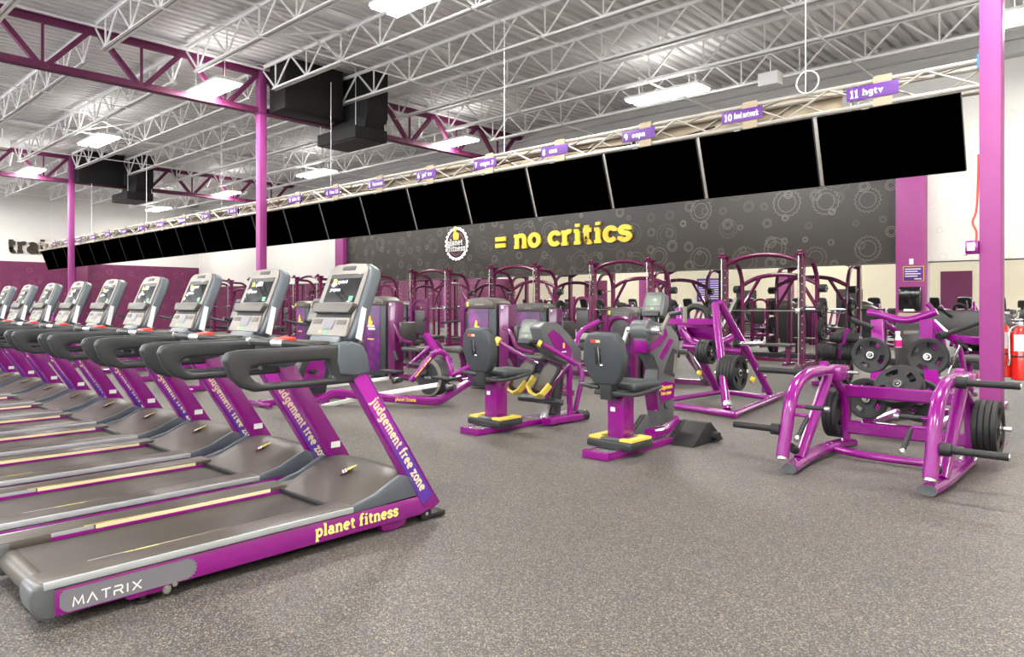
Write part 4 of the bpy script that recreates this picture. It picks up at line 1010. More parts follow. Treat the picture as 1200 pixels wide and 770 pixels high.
TW(lp, 'loading_horn', 'chrome', [P_(838, 437, Y=8.65), P_(876, 435, Y=8.65)], .024, 12)
TW(lp, 'side_strut', 'purple', [P_(843, 365, Y=9.0), P_(842, 395, Y=9.2), P_(856, 406, Y=9.4)], .035, 10)
TW(lp, 'safety_bar', 'silver', [P_(845, 385, Y=9.2), P_(862, 350, Y=9.6)], .022, 10)
TW(lp, 'rear_post', 'purple', [P_(895, 460, Y=10.2), P_(896, 440, Y=10.2)], .03, 10)
c_ = P_(850, 436, Y=8.62); stack(.225, .045, 5, (c_.x, 8.62, c_.z), (1, 0, 0), 'in the big stack on the leg press', 'plates on the leg press')
c_ = P_(823, 412, Y=8.85); stack(.165, .04, 4, (c_.x, 8.85, c_.z), (1, 0, 0), 'in the small stack on the leg press', 'small plates on the leg press')
TW(lp, 'loading_horn', 'chrome', [P_(820, 412, Y=8.85), P_(840, 411, Y=8.85)], .02, 12)

# ================================================================== SMITH RACKS
def smith():
    t = thing('smith_rack', '', 'weight rack', (0, 0, 0), group='row of racks along the mirror')
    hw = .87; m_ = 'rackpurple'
    for s_ in (-1, 1):
        bm = BM(); tube(bm, [(s_*hw, 0, .02), (s_*hw, 0, 2.38)], 1, sect=rect(.09, .14, .012), up=(0, 1, 0)); link('front_post', bm, m_, t)
        B(t, 'post_track', 'black', s_*hw-.012, s_*hw+.012, -.076, -.070, .25, 2.1)
        part(t, 'peg_holes', 'white', lambda bm: [cyl(bm, (s_*hw+.02, -.072, .4+k*.17), (s_*hw+.02, -.078, .4+k*.17), .010, 6) for k in range(11)])['kind'] = 'stuff'
        T(t, 'guide_rod', 'chrome', [(s_*hw-.03, -.15, .05), (s_*hw-.03, -.15, 2.36)], .014, 8)
        B(t, 'rod_bracket', m_, s_*hw-.09, s_*hw+.09, -.20, .10, 2.36, 2.42, .01); B(t, 'rod_foot', m_, s_*hw-.06, s_*hw+.06, -.20, .05, .0, .06, .01)
        T(t, 'pulley', 'rackpurple', [(s_*hw-.05, -.12, 2.45), (s_*hw+.05, -.12, 2.45)], .04, 12)
        T(t, 'side_tube', m_, [(s_*hw, 0, 2.30), (s_*hw, .6, 2.27), (s_*hw, .85, 1.95), (s_*hw, .88, .05)], .05, 12, fil=.3)
        T(t, 'side_rail', m_, [(s_*hw, -.1, .05), (s_*hw, .95, .05)], 1, sect=rect(.08, .09, .01))
        T(t, 'diagonal_brace', m_, [(s_*hw, .86, 1.25), (s_*.42, .86, 1.98)], .04, 10)
        B(t, 'bar_hook', 'silver', s_*hw-.08, s_*hw+.01, -.19, -.10, 1.13, 1.25, .01)
        T(t, 'plate_sleeve', 'rubber', [(s_*(hw-.0), -.15, 1.19), (s_*(hw+.42), -.15, 1.19)], .026, 10)
        for z_ in (.3, .78, 1.24, 1.68): T(t, 'storage_peg', 'chrome', [(s_*(hw+.02), .86, z_), (s_*(hw+.24), .86, z_)], .018, 8)
    T(t, 'top_arch', m_, smoothpath([(-hw, 0, 2.22), (-.5, 0, 2.36), (0, 0, 2.42), (.5, 0, 2.36), (hw, 0, 2.22)], 4), .05, 12)
    T(t, 'rear_arch', m_, smoothpath([(-hw, .88, 1.78), (-.5, .88, 1.95), (0, .88, 2.01), (.5, .88, 1.95), (hw, .88, 1.78)], 4), .05, 12)
    T(t, 'rear_crossbar', m_, [(-hw, .88, .06), (hw, .88, .06)], 1, sect=rect(.07, .08, .01))
    T(t, 'barbell', 'chrome', [(-hw-.1, -.15, 1.19), (hw+.1, -.15, 1.19)], .017, 10)
    return t
sm = smith()
for k in range(8):
    xc = -6.70-3.71*k
    o = sm if k == 0 else dup(sm)
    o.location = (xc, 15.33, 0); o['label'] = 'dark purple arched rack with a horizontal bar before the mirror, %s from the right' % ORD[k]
    if k in (0, 1, 2, 3):
        for z_, R, n_ in ((.3, .225, 2), (.78, .225, 2), (1.24, .2, 2), (1.68, .09, 3)):
            for s_ in ((1,) if k else (1, -1)):
                stack(R, .045, n_, (xc+s_*.95, 15.33+.86, z_), (s_, 0, 0), 'on the %s %s peg of the %s rack' % ({.3: 'lowest', .78: 'second', 1.24: 'third', 1.68: 'top'}[z_], 'right' if s_ > 0 else 'left', ORD[k]), 'plates stored on the racks', slots=4 if R > .1 else 0)
# flat bench inside the first rack
t = thing('flat_bench', 'flat bench with a grey pad on a dark purple leg, inside the rightmost rack', 'bench', (-6.75, 15.6, 0))
B(t, 'pad', 'pad', -.62, .62, -.14, .14, .40, .46, .02); T(t, 'leg', 'rackpurple', [(.5, 0, .4), (.52, 0, .06)], 1, sect=rect(.09, .07, .01)); T(t, 'leg', 'rackpurple', [(-.5, 0, .4), (-.52, 0, .06)], 1, sect=rect(.09, .07, .01))
for x_ in (-.52, .52): B(t, 'foot', 'rackpurple', x_-.05, x_+.05, -.25, .25, 0, .06, .01)

# ================================================================== SELECTORISED MACHINES
def tower(x, y, h, label, wd=.55, seatx=.75, arms=True):
    t = thing('weight_stack_machine', label, 'gym machine', (x, y, 0), group='weight stack machines')
    B(t, 'shroud', 'darkgrey', -wd/2, wd/2+.06, -.12, .22, .04, h-.08, .015)
    B(t, 'art_panel', 'towerart', -wd/2+.03, wd/2-.10, -.128, -.118, .12, h-.16, .004)
    Pz(t, 'cap', 'taupe', [(-wd/2-.03, h-.16), (wd/2+.03, h-.16), (wd/2+.03, h-.07), (wd/2-.1, h-.01), (0, h+.01), (-wd/2+.1, h-.01), (-wd/2-.03, h-.07)], 'y', -.15, .25, .015)
    B(t, 'cap_badge', 'goldletter', -wd/2+.02, -wd/2+.07, -.156, -.15, h-.13, h-.06, .004); B(t, 'cap_label', 'greylight', -.08, .12, -.155, -.15, h-.11, h-.085)
    thumb(t, 'panel_thumb', 'goldletter', -.05, -.130, h-.50, .28)
    B(t, 'panel_word', 'white', -.15, .05, -.132, -.128, h-.55, h-.515); B(t, 'panel_word', 'white', -.13, .07, -.132, -.128, h-.60, h-.565); B(t, 'panel_word', 'goldletter', -.15, .04, -.132, -.128, h-.78, h-.76)
    B(t, 'side_post', 'deeppurple', wd/2+.10, wd/2+.30, -.10, .10, 0, h-.10, .01); B(t, 'post_label', 'white', wd/2+.15, wd/2+.20, -.105, -.10, h-.16, h-.12)
    T(t, 'base_rail', 'deeppurple', [(wd/2+.1, 0, .05), (wd/2+1.3, .2, .05)], 1, sect=rect(.09, .08, .01))
    T(t, 'pivot_arm', 'deeppurple', [(wd/2+.2, -.1, h-.45), (wd/2+.4, -.15, h-.5), (wd/2+.5, -.15, h-.75), (wd/2+.8, -.1, h-.8)], .03, 10, fil=.12)
    T(t, 'seat_post', 'deeppurple', [(wd/2+1.15, .2, .06), (wd/2+seatx+.1, .1, .5)], 1, sect=rect(.08, .10, .01))
    B(t, 'seat_pad', 'pad', wd/2+seatx-.22, wd/2+seatx+.25, -.15, .3, .52, .60, .03)
    B(t, 'chest_pad', 'pad', wd/2+seatx-.35, wd/2+seatx-.27, -.1, .25, .65, 1.02, .03)
    T(t, 'cable_cover', 'rubber', [(wd/2+.32, -.12, .5), (wd/2+.45, -.16, .35)], .03, 8)
    return t
tower(-10.72, 7.95, 1.47, 'weight stack machine with a logo panel, just right of the nearest treadmill console', .62)
tower(-8.0, 8.0, 1.43, 'weight stack machine with a logo panel, behind the left recumbent trainer seat', .58)
tower(-9.3, 10.6, 1.35, 'weight stack machine with a grey cap, behind the left recumbent trainer console', .8)
tower(-7.1, 10.6, 1.28, 'weight stack machine with a dark cap, behind the right trainer console', .6)
tower(-12.9, 8.2, 1.4, 'weight stack machine between the two nearest treadmill consoles', .55)
tower(-13.9, 11.0, 1.4, 'weight stack machine farther back behind the treadmills, left of the middle racks', .55)
tower(-16.6, 10.0, 1.4, 'weight stack machine near the middle column', .55)
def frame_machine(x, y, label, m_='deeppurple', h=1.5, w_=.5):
    t = thing('cable_machine', label, 'gym machine', (x, y, 0), group='small frame machines')
    for s_ in (-1, 1):
        T(t, 'upright', m_, [(s_*w_/2, 0, 0.02), (s_*w_/2, 0, h)], 1, sect=rect(.09, .09, .012)); T(t, 'foot', m_, [(s_*w_/2, -.4, .04), (s_*w_/2, .5, .04)], 1, sect=rect(.08, .07, .01))
    T(t, 'arch', m_, smoothpath([(-w_/2, 0, h-.3), (-w_/4, 0, h-.06), (w_/4, 0, h-.05), (w_/2, 0, h-.2)], 4), .035, 10)
    T(t, 'crossbar', m_, [(-w_/2, 0, .35), (w_/2, 0, .35)], .035, 10); B(t, 'seat_pad', 'pad', -.22, .22, -.45, -.05, .50, .58, .03); B(t, 'back_pad', 'pad', -.17, .17, .0, .08, .7, 1.2, .03)
    T(t, 'seat_post', m_, [(0, -.25, .5), (0, -.1, .05)], .035, 10); T(t, 'handle', 'rubber', [(-w_/2-.25, -.3, 1.0), (-w_/2, 0, 1.05)], .02, 8); T(t, 'handle', 'rubber', [(w_/2+.25, -.3, 1.0), (w_/2, 0, 1.05)], .02, 8)
    return t
frame_machine(-9.12, 8.75, 'small purple machine with two posts and a pad, left of the left recumbent trainer', h=1.42, w_=.36)
frame_machine(-6.55, 9.6, 'small purple machine with a dark upright back pad, left of the right trainer head', h=1.15, w_=.55)
frame_machine(-11.9, 9.9, 'small purple frame machine, behind the weight stack right of the nearest console', h=1.45)
frame_machine(-9.6, 12.6, 'dark purple frame machine in front of the third rack', 'rackpurple')
frame_machine(-12.9, 12.8, 'dark purple frame machine in front of the middle racks', 'rackpurple')
frame_machine(-18.5, 12.2, 'dark purple frame machine far behind the second treadmill console', 'rackpurple')
frame_machine(-22.0, 12.5, 'dark purple frame machine farthest left behind the treadmills', 'rackpurple')

# ================================================================== RECUMBENT TRAINERS
def seat_unit(t):
    B(t, 'base_rail', 'silver', -.12, .12, -.34, 1.45, .035, .06, .004)
    for s_ in (-1, 1): B(t, 'rail_side', 'purple', *sorted((s_*.10, s_*.135)), -.36, 1.45, .0, .062, .006)
    B(t, 'base_end', 'purple', -.135, .135, -.40, -.34, .0, .07, .008)
    B(t, 'seat_carriage', 'darkgrey', -.24, .24, -.20, .17, .062, .135, .02)
    for s_ in (-1, 1): Pz(t, 'step_plate', 'yellow', [(s_*.23, -.17), (s_*.10, -.17), (s_*.10, -.11), (s_*.15, -.11), (s_*.15, .10), (s_*.10, .10), (s_*.10, .15), (s_*.23, .15)], 'z', .136, .158)
    B(t, 'carriage_top', 'grey', -.10, .10, -.18, .15, .135, .15, .004)
    B(t, 'seat_post', 'purple', -.09, .09, -.09, .09, .135, .56, .02); B(t, 'post_sticker', 'white', -.05, .0, -.0915, -.09, .38, .42)
    bm = BM(); box(bm, -.20, .20, -.08, .36, .575, .645); bevel(bm, .03, 3); link('seat_pad', bm, 'seatgrey', t)
    B(t, 'seat_frame', 'darkgrey', -.14, .14, -.22, .25, .535, .58, .01)
    B(t, 'back_bracket', 'darkgrey', -.06, .06, -.24, -.14, .5, .72, .01)
    Mq = Matrix.Translation((0, -.20, .66)) @ Matrix.Rotation(math.radians(9), 4, 'X')
    bm = BM(); prism(bm, [(-.11, -.02), (.11, -.02), (.19, .10), (.215, .20), (.19, .36), (.13, .44), (-.13, .44), (-.19, .36), (-.215, .20), (-.19, .10)], 'y', -.06, .05, M=Mq); bevel(bm, .022, 3, 30); link('backrest', bm, 'seatgrey', t)
    bm = BM(); box(bm, -.10, .0, -.064, -.06, .36, .385, Mq); link('back_label', bm, 'stopred', t); bm = BM(); box(bm, -.045, .0, -.0645, -.06, .362, .383, Mq); link('back_label', bm, 'cream', t)
    B(t, 'back_slot', 'black', -.07, -.01, -.064, -.06, .16, .32, .002, M=Mq)
    bm = BM(); tube(bm, [Mq @ Vector(v) for v in ((-.02, -.07, .32), (-.02, -.075, .17), (.02, -.075, .16))], .007, 8); link('back_lever', bm, 'chrome', t)
    T(t, 'side_handle', 'darkgrey', smoothpath([(-.10, -.2, .60), (-.26, -.24, .62), (-.29, -.1, .60), (-.29, .12, .58)], 4), .018, 10)
    T(t, 'side_handle', 'darkgrey', smoothpath([(.10, -.2, .56), (.26, -.2, .56), (.29, -.05, .57), (.29, .2, .60)], 4), .018, 10)
# right one: with an arm-crank head
eb = thing('recumbent_trainer', 'seated purple and grey arm-crank trainer with a tall head, right of centre', 'exercise machine', (-3.69, 5.42, 0))
seat_unit(eb)
XH = -3.60
def side(px, py, X=XH): v = at(px, py, X=X); return (v.y-eb.location.y, v.z)
head = [(758, 378), (766, 376), (774, 379), (787, 382), (795, 393), (797, 402), (794, 422), (791, 446), (789, 464), (791, 472), (790, 490), (776, 500), (773, 481), (769, 448), (772, 433), (763, 415), (758, 400)]
xo = XH-eb.location.x
Pz(eb, 'head_housing', 'grey', [side(*q) for q in head], 'x', xo-.15, xo, .016, 3)
def sd(nm, m2, pts, a=.0, c=.005): return Pz(eb, nm, m2, [side(*q) for q in pts], 'x', xo+a, xo+c)
sd('side_recess', 'darkgrey', ((788, 408), (793, 411), (790, 441), (777, 437)))
sd('side_recess', 'greylight', ((790, 414), (792, 415), (790, 438), (788, 437)), .004, .008)
sd('stripe', 'purple', ((760, 404), (770, 397), (780, 385), (782, 392), (774, 405), (762, 412)))
sd('stripe', 'purple', ((772, 418), (784, 396), (789, 399), (776, 422)))
sd('seam', 'darkgrey', ((760, 414), (766, 417), (772, 433), (771, 447), (770, 447), (771, 433), (765, 418), (760, 415.5)))
sd('front_panel', 'purple', ((770, 451), (779, 447), (791, 449), (789, 466), (783, 469), (779, 468), (775, 474)))
a, c = side(772, 457), side(789, 457)
text_obj(eb, 'lettering', 'goldletter', 'judgement', .026, (xo+.0055, a[0], a[1]+.0), (0, 1, 0), (0, 0, 1), .001, width=abs(c[0]-a[0])*.92, weight=1.6)
a, c = side(774, 463.5), side(787, 463.5)
text_obj(eb, 'lettering', 'goldletter', 'free zone', .024, (xo+.0055, a[0], a[1]), (0, 1, 0), (0, 0, 1), .001, width=abs(c[0]-a[0])*.92, weight=1.6)
p = side(781, 474)
part(eb, 'side_disc', 'darkgrey', lambda bm: cyl(bm, (xo, p[0], p[1]), (xo+.006, p[0], p[1]), .045, 24))
part(eb, 'side_disc', 'grey', lambda bm: cyl(bm, (xo+.005, p[0], p[1]), (xo+.012, p[0], p[1]), .034, 24))
for (pa, pb) in (((758, 399), (759, 414)), ((769, 449), (773, 482))):
    a = side(*pa); c = side(*pb)
    Pz(eb, 'front_stripe', 'purple', [(a[0]-.006, a[1]), (a[0]+.05, a[1]), (c[0]+.05, c[1]), (c[0]-.006, c[1])], 'x', xo-.14, xo-.012, .003)
dc = side(762, 387)
part(eb, 'crank_drum', 'grey', lambda bm: cyl(bm, (xo-.165, dc[0], dc[1]), (xo+.012, dc[0], dc[1]), .095, 28))
part(eb, 'crank_hub', 'silver', lambda bm: cyl(bm, (xo+.01, dc[0], dc[1]), (xo+.12, dc[0], dc[1]), .045, 16))
part(eb, 'crank_hub', 'silver', lambda bm: cyl(bm, (xo-.25, dc[0], dc[1]), (xo-.16, dc[0], dc[1]), .03, 16))
T(eb, 'crank_arm', 'greylight', [(xo+.12, dc[0], dc[1]), (xo+.17, dc[0]+.06, dc[1]+.15)], .020, 10); T(eb, 'crank_grip', 'darkgrey', [(xo+.17, dc[0]+.06, dc[1]+.15), (xo+.30, dc[0]+.06, dc[1]+.17)], .022, 10)
T(eb, 'crank_arm', 'white', [(xo-.25, dc[0], dc[1]), (xo-.30, dc[0]-.04, dc[1]-.2)], .020, 10); T(eb, 'crank_grip', 'darkgrey', [(xo-.30, dc[0]-.04, dc[1]-.2), (xo-.42, dc[0]-.04, dc[1]-.2)], .022, 10)
T(eb, 'crank_grip', 'greylight', [(xo+.33, dc[0]+.05, dc[1]+.22), (xo+.33, dc[0]+.05, dc[1]+.08)], .02, 10)
T(eb, 'resistance_wheel', 'rubber', [(xo-.23, side(748, 435)[0], side(748, 435)[1]), (xo-.30, side(748, 435)[0], side(748, 435)[1])], .12, 24)
cpos = at(765, 371, X=-3.70); cc = thing
Mc2 = Matrix.Translation(cpos-eb.location) @ Matrix.Rotation(math.radians(-18), 4, 'X')
def cons(t, M, w_=.115, h_=.24):
    bm = BM(); prism(bm, [(-w_, 0), (w_, 0), (w_*1.05, h_*.5), (w_*.92, h_*.93), (w_*.6, h_), (-w_*.6, h_), (-w_*.92, h_*.93), (-w_*1.05, h_*.5)], 'y', -.03, .06, M=M); bevel(bm, .014, 3); link('console', bm, 'grey', t)
    B(t, 'console_screen', 'lcd', -w_*.72, w_*.72, -.034, -.029, h_*.42, h_*.86, .003, M=M)
    B(t, 'console_keys', 'greylight', -w_*.72, w_*.72, -.034, -.029, h_*.22, h_*.38, .003, M=M); B(t, 'start_key', 'uigreen', -w_*.15, w_*.1, -.036, -.033, h_*.26, h_*.34, M=M)
    B(t, 'console_tray', 'darkgrey', -w_*.8, w_*.8, -.06, -.02, -.01, h_*.16, .008, M=M)
cons(eb, Mc2)
T(eb, 'console_post', 'darkgrey', [Mc2 @ Vector((0, .02, .02)), Mc2 @ Vector((0, .06, -.12))], .035, 12)
TW(eb, 'base_elbow', 'purple', [at(762, 508, X=-3.66), at(778, 504, X=-3.66), at(790, 491, X=-3.66)], 1, sect=rect(.12, .08, .015))
for (xa_, xb_, s_) in ((.08, .38, 1), (-.38, -.10, -1)):
    for (u0, u1) in ((0, .08), (.09, .21), (.22, 1)):
        Pz(eb, 'ramp_block', 'rubber', [(.62, .0), (1.24, .0), (.98, .20), (.90, .20)], 'x', *sorted((xa_+(xb_-xa_)*u0, xa_+(xb_-xa_)*u1)), .006)
    T(eb, 'stabiliser_foot', 'black', [(max(xa_, xb_, key=abs), 1.02, .06), (max(xa_, xb_, key=abs)+s_*.06, 1.02, .06)], .045, 14)
# left one: with pedals
ea = thing('recumbent_trainer', 'seated purple stepper with yellow-edged pedals and long arm levers, left of centre', 'exercise machine', (-5.34, 5.5, 0))
seat_unit(ea)
A_ = lambda x, y, **k: at(x, y, **k)
T(ea, 'base_tube', 'purple', W(ea, A_(640, 494, Z=.05), A_(682, 487, Z=.05)), 1, sect=rect(.14, .08, .015))
T(ea, 'front_foot', 'rubber', W(ea, A_(677, 487, Z=.06), A_(688, 486, Z=.06)), .055, 16)
XA = -5.08
Pz(ea, 'shroud', 'grey', [(A_(*q, X=XA).y-ea.location.y, A_(*q, X=XA).z) for q in ((632, 384), (640, 377), (654, 378), (668, 392), (682, 410), (682, 424), (668, 428), (650, 420), (638, 404))], 'x', XA-.16-ea.location.x, XA-ea.location.x, .02, 3)
Pz(ea, 'shroud_inset', 'purple', [(A_(*q, X=XA).y-ea.location.y, A_(*q, X=XA).z) for q in ((642, 392), (648, 386), (656, 392), (670, 410), (669, 422), (655, 418))], 'x', XA-ea.location.x, XA-ea.location.x+.004)
v = A_(660, 411, X=XA); B(ea, 'logo_word', 'white', XA-ea.location.x+.004, XA-ea.location.x+.007, v.y-ea.location.y-.03, v.y-ea.location.y+.05, v.z-.02, v.z-.005)
v = A_(660, 405, X=XA); B(ea, 'logo_thumb', 'goldletter', XA-ea.location.x+.004, XA-ea.location.x+.007, v.y-ea.location.y-.01, v.y-ea.location.y+.02, v.z-.03, v.z+.03)
Mc3 = Matrix.Translation(A_(618, 403, Y=6.05)-ea.location) @ Matrix.Rotation(math.radians(-15), 4, 'X')
cons(ea, Mc3, .13, .28)
T(ea, 'console_post', 'darkgrey', [Mc3 @ Vector((0, .03, .02)), Mc3 @ Vector((.1, .15, -.05)), Mc3 @ Vector((.2, .3, -.02))], .03, 10)
TW(ea, 'arm_lever', 'purple', [A_(585, 401, Y=6.0), A_(628, 427, Y=6.3)], .024, 12); TW(ea, 'arm_lever', 'purple', [A_(636, 403, Y=6.0), A_(676, 427, Y=6.3)], .028, 12)
TW(ea, 'grip_guard', 'yellow', [A_(581, 399, Y=5.98), A_(586, 401, Y=6.0)], .05, 14); TW(ea, 'grip_guard', 'yellow', [A_(631, 401, Y=5.98), A_(635, 403, Y=6.0)], .045, 14)
TW(ea, 'hand_grip', 'rubber', [A_(566, 398, Y=5.9), A_(581, 399, Y=5.98)], .020, 10); TW(ea, 'hand_grip', 'rubber', [A_(620, 401, Y=5.9), A_(631, 401, Y=5.98)], .020, 10)
TW(ea, 'frame_tube', 'purple', [A_(676, 400, Y=6.7), A_(668, 426, Y=6.45), A_(667, 450, Y=6.45), A_(668, 484, Y=6.5)], .035, 12, fil=.1)
TW(ea, 'frame_tube', 'purple', [A_(702, 376, Y=7.1), A_(680, 388, Y=6.9), A_(675, 402, Y=6.8), A_(678, 428, Y=6.8), A_(683, 440, Y=6.8), A_(674, 482, Y=6.7)], .030, 12, fil=.12)
TW(ea, 'rocker_arm', 'purple', [A_(668, 427, Y=6.4), A_(650, 448, Y=6.35), A_(640, 466, Y=6.3)], .026, 10); TW(ea, 'rocker_arm', 'purple', [A_(628, 424, Y=6.4), A_(622, 440, Y=6.4)], .026, 10)
TW(ea, 'pedal_link', 'darkgrey', [A_(608, 466, Y=6.2), A_(640, 470, Y=6.3), A_(660, 472, Y=6.4)], .035, 10); TW(ea, 'support_leg', 'silver', [A_(642, 468, Y=6.35), A_(636, 492, Y=6.35)], 1, sect=rect(.10, .05, .01)); TW(ea, 'drive_housing', 'darkgrey', [A_(652, 440, Y=6.6), A_(648, 485, Y=6.5)], .09, 14)
for (px, py) in ((612, 441), (639, 444)):
    c_ = A_(px, py, Y=6.1)-ea.location
    Mp = Matrix.Translation(c_) @ Matrix.Rotation(math.radians(-28), 4, 'X') @ Matrix.Rotation(math.radians(16), 4, 'Y')
    bm = BM(); prism(bm, [(-.10, -.19), (.10, -.19), (.12, .12), (.09, .20), (-.09, .20), (-.12, .12)], 'y', -.0, .03, M=Mp); bevel(bm, .008); pd = link('pedal', bm, 'rubber', ea)
    bm = BM(); prism(bm, [(-.08, -.15), (.08, -.15), (.095, .11), (.07, .17), (-.07, .17), (-.095, .11)], 'y', -.004, .0, M=Mp); link('tread', bm, 'taupe', pd)
    bm = BM(); tube(bm, [Mp @ Vector(v) for v in ((-.135, -.03, -.04), (-.125, -.05, -.17), (-.06, -.03, -.215), (.06, -.03, -.215), (.125, -.05, -.17), (.135, -.03, -.04))], 1, sect=rect(.03, .08, .008), up=(0, -1, .3)); link('heel_cup', bm, 'yellow', pd)

# ================================================================== ELLIPTICAL WITH PALE RAILS
el = thing('elliptical', 'low purple elliptical with two pale rails and black pedals, right of the nearest treadmill', 'exercise machine', (-7.4, 6.0, 0))
A_ = at
TW(el, 'base_tube', 'purple', [A_(376, 470, Y=5.1), A_(392, 459, Y=5.3), A_(446, 466, Y=5.7), A_(514, 471, Y=6.1), A_(548, 449, Y=6.8)], 1, sect=rect(.09, .09, .015), fil=.12)
TW(el, 'rear_foot', 'purple', [A_(372, 469, Z=.04), A_(384, 470, Z=.04)], .035, 10)
TW(el, 'roller_rail', 'white', [A_(378, 476, Y=5.25), A_(446, 462, Y=5.75), A_(513, 451, Y=6.15)], 1, sect=rect(.075, .055, .008)); TW(el, 'roller_rail', 'white', [A_(380, 453, Y=5.7), A_(436, 446, Y=6.1), A_(456, 443, Y=6.3)], 1, sect=rect(.07, .05, .008))
for (px, py, Y_) in ((458, 436, 6.2), (520, 444, 6.3), (490, 428, 6.7)):
    c_ = A_(px, py, Y=Y_)-el.location
    bm = BM(); box(bm, c_.x-.19, c_.x+.19, c_.y-.07, c_.y+.09, c_.z-.01, c_.z+.025); bevel(bm, .012); link('pedal', bm, 'rubber', el)
    T(el, 'pedal_link', 'darkgrey', [c_+Vector((.05, 0, -.02)), c_+Vector((.03, .03, -.14)), c_+Vector((.16, .05, -.10))], .04, 10); T(el, 'link_bolt', 'silver', [c_+Vector((.12, -.05, -.08)), c_+Vector((.12, .06, -.08))], .03, 10)
TW(el, 'curved_arm', 'purple', smoothpath([A_(482, 446, Y=6.3), A_(497, 428, Y=6.4), A_(507, 416, Y=6.5), A_(515, 412, Y=6.5), A_(523, 417, Y=6.6), A_(528, 430, Y=6.6), A_(529, 440, Y=6.6)], 4), .042, 14)
TW(el, 'upper_arm', 'purple', [A_(478, 430, Y=6.8), A_(500, 410, Y=6.9), A_(513, 400, Y=7.0)], .032, 12)
TW(el, 'mast', 'purple', [A_(512, 412, Y=6.8), A_(500, 392, Y=6.8)], 1, sect=rect(.10, .07, .012)); TW(el, 'front_leg', 'purple', [A_(529, 440, Y=6.6), A_(545, 432, Y=6.7), A_(556, 428, Y=6.8)], .035, 10)
c_ = A_(503, 442, Y=6.75)-el.location
part(el, 'flywheel_cover', 'darkgrey', lambda bm: cyl(bm, c_+Vector((0, 0, 0)), c_+Vector((0, .16, 0)), .27, 32)); part(el, 'cover_ring', 'greylight', lambda bm: ringprism(bm, [(c_.x+.27*math.cos(2*PI*k/32), c_.z+.27*math.sin(2*PI*k/32)) for k in range(32)], [(c_.x-.02+.235*math.cos(2*PI*k/32), c_.z-.02+.235*math.sin(2*PI*k/32)) for k in range(32)], 'y', c_.y-.01, c_.y))
text_obj(el, 'lettering', 'white', 'MATRIX', .03, (c_.x-.10, c_.y-.012, c_.z-.02), (1, 0, 0), (0, 0, 1), .001, width=.2, font=S, weight=.9)
a, c = A_(467, 471, Y=5.75), A_(490, 472, Y=5.9)
text_obj(el, 'lettering', 'goldletter', 'planet fitness', .03, tuple(a-el.location+Vector((0, -.05, .02))), tuple((c-a)), (0, 0, 1), .001, width=.27, weight=1.4)
a, c = A_(489, 441, Y=6.3), A_(507, 419, Y=6.45)
dv = (c-a).normalized(); text_obj(el, 'lettering', 'goldletter', 'judgement free zone', .022, tuple(a-el.location+Vector((0, -.045, 0))), tuple(dv), tuple(Vector((0, -1, 0)).cross(dv)*-1), .001, width=.34, weight=1.4)

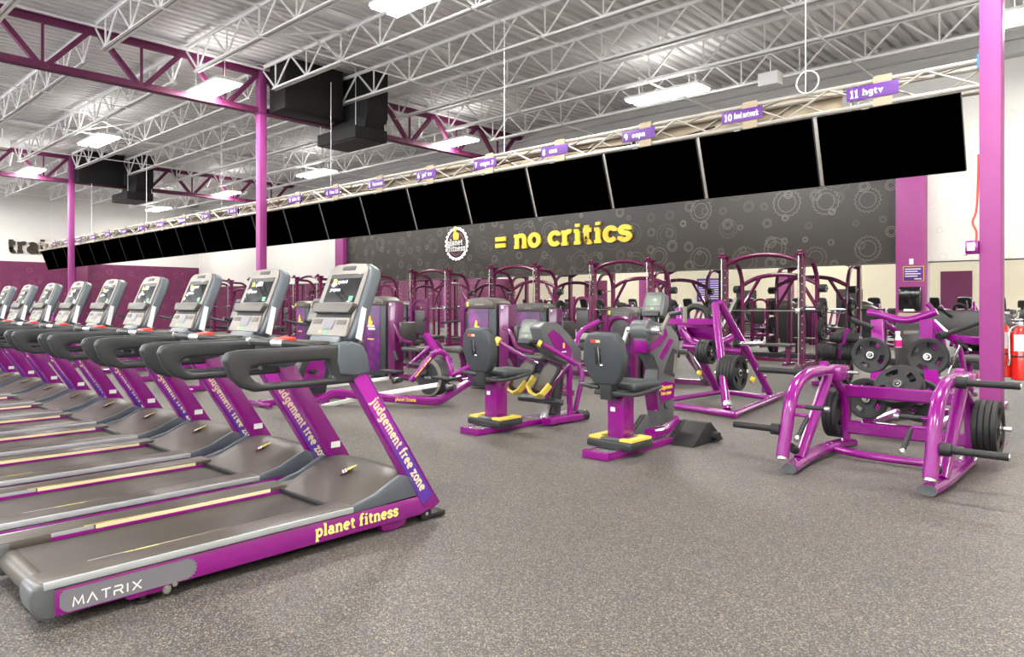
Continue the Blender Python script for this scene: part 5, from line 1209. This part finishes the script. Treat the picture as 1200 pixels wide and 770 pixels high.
# ================================================================== BIKES BEHIND THE TREADMILLS
def bike():
    t = thing('exercise_bike', '', 'exercise machine', group='exercise bikes behind the treadmills')
    T(t, 'base', 'purple', [(0, -.5, .05), (0, .6, .05)], 1, sect=rect(.10, .08, .012)); T(t, 'foot', 'purple', [(-.28, -.5, .04), (.28, -.5, .04)], .03, 8); T(t, 'foot', 'purple', [(-.28, .6, .04), (.28, .6, .04)], .03, 8)
    Pz(t, 'body', 'darkgrey', [(-.1, .1), (.45, .1), (.52, .45), (.40, .8), (.25, .85), (.05, .5)], 'x', -.07, .07, .02)
    Pz(t, 'body_inset', 'purple', [(.05, .2), (.38, .2), (.44, .45), (.34, .7), (.15, .5)], 'x', -.074, .074)
    T(t, 'seat_post', 'purple', [(0, -.25, .08), (0, -.33, .85)], .03, 10); B(t, 'saddle', 'pad', -.13, .13, -.48, -.2, .85, .93, .03)
    T(t, 'console_post', 'purple', [(0, .3, .8), (0, .36, 1.15)], .035, 10)
    T(t, 'handlebar', 'darkgrey', smoothpath([(-.26, -.02, 1.12), (-.2, .12, 1.08), (-.05, .28, 1.05), (.05, .28, 1.05), (.2, .12, 1.08), (.26, -.02, 1.12)], 4), .02, 8)
    M = Matrix.Translation((0, .30, 1.10)) @ Matrix.Rotation(math.radians(-20), 4, 'X')
    bm = BM(); prism(bm, [(-.16, 0), (.16, 0), (.165, .2), (.14, .33), (-.14, .33), (-.165, .2)], 'y', -.03, .05, M=M); bevel(bm, .014); link('console', bm, 'grey', t)
    B(t, 'console_screen', 'screenglass', -.12, .12, -.034, -.03, .13, .28, M=M); B(t, 'console_keys', 'greylight', -.12, .12, -.034, -.03, .02, .10, M=M)
    for s_ in (-1, 1): T(t, 'pedal', 'rubber', [(s_*.10, .2, .3+s_*.12), (s_*.2, .2, .3+s_*.12)], .035, 8)
    return t
bk = None
for i in range(10):
    x_ = (-8.75, -11.05, -13.05, -15.1, -17.0, -19.0, -21.0, -23.0, -25.0, -27.0)[i]
    lab = 'grey and purple exercise bike behind the treadmill row, %s from the right' % ORD[i]
    if bk is None: bk = bike(); bk.location = (x_, 5.1, 0); bk['label'] = lab
    else: dup(bk, (x_, 5.1, 0), lab)

# ================================================================== FIRE EXTINGUISHERS
def ext(x, y, z0, label, s_=1.0):
    t = thing('fire_extinguisher', label, 'fire extinguisher', (x, y, z0))
    bm = BM(); tube(bm, [(0, 0, 0), (0, 0, .01), (0, 0, .44), (0, 0, .49), (0, 0, .515)], [.070, .078, .078, .05, .022], 24); link('cylinder', bm, 'red', t)
    bm = BM(); tube(bm, [(0, 0, .22), (0, 0, .235)], .080, 24); link('strap', bm, 'black', t)
    bm = BM(); [bm.faces.new([bm.verts.new((.0795*math.cos(a), .0795*math.sin(a), z)) for a, z in ((a0, .28), (a0+.35, .28), (a0+.35, .44), (a0, .44))]) for a0 in (-2.2, -1.85, -1.5, -1.15)]; link('label', bm, 'white', t)
    B(t, 'valve', 'silver', -.02, .02, -.02, .02, .51, .56, .004); B(t, 'lever', 'silver', -.10, .02, -.012, .012, .575, .588, .003); B(t, 'handle', 'silver', -.09, .02, -.012, .012, .54, .553, .003)
    T(t, 'hose', 'silver', smoothpath([(-.02, -.02, .53), (-.08, -.05, .48), (-.085, -.06, .35), (-.08, -.07, .2)], 4), .010, 8); T(t, 'nozzle', 'silver', [(-.08, -.07, .2), (-.09, -.075, .14)], .014, 8)
    B(t, 'hanger', 'black', -.015, .015, .0, .09, .45, .52)
    return t
ext(-1.11, 8.42, .61, 'red fire extinguisher with a white label and silver valve, right of the right column')
ext(-1.26, 8.44, .63, 'red fire extinguisher mostly hidden behind the right column')
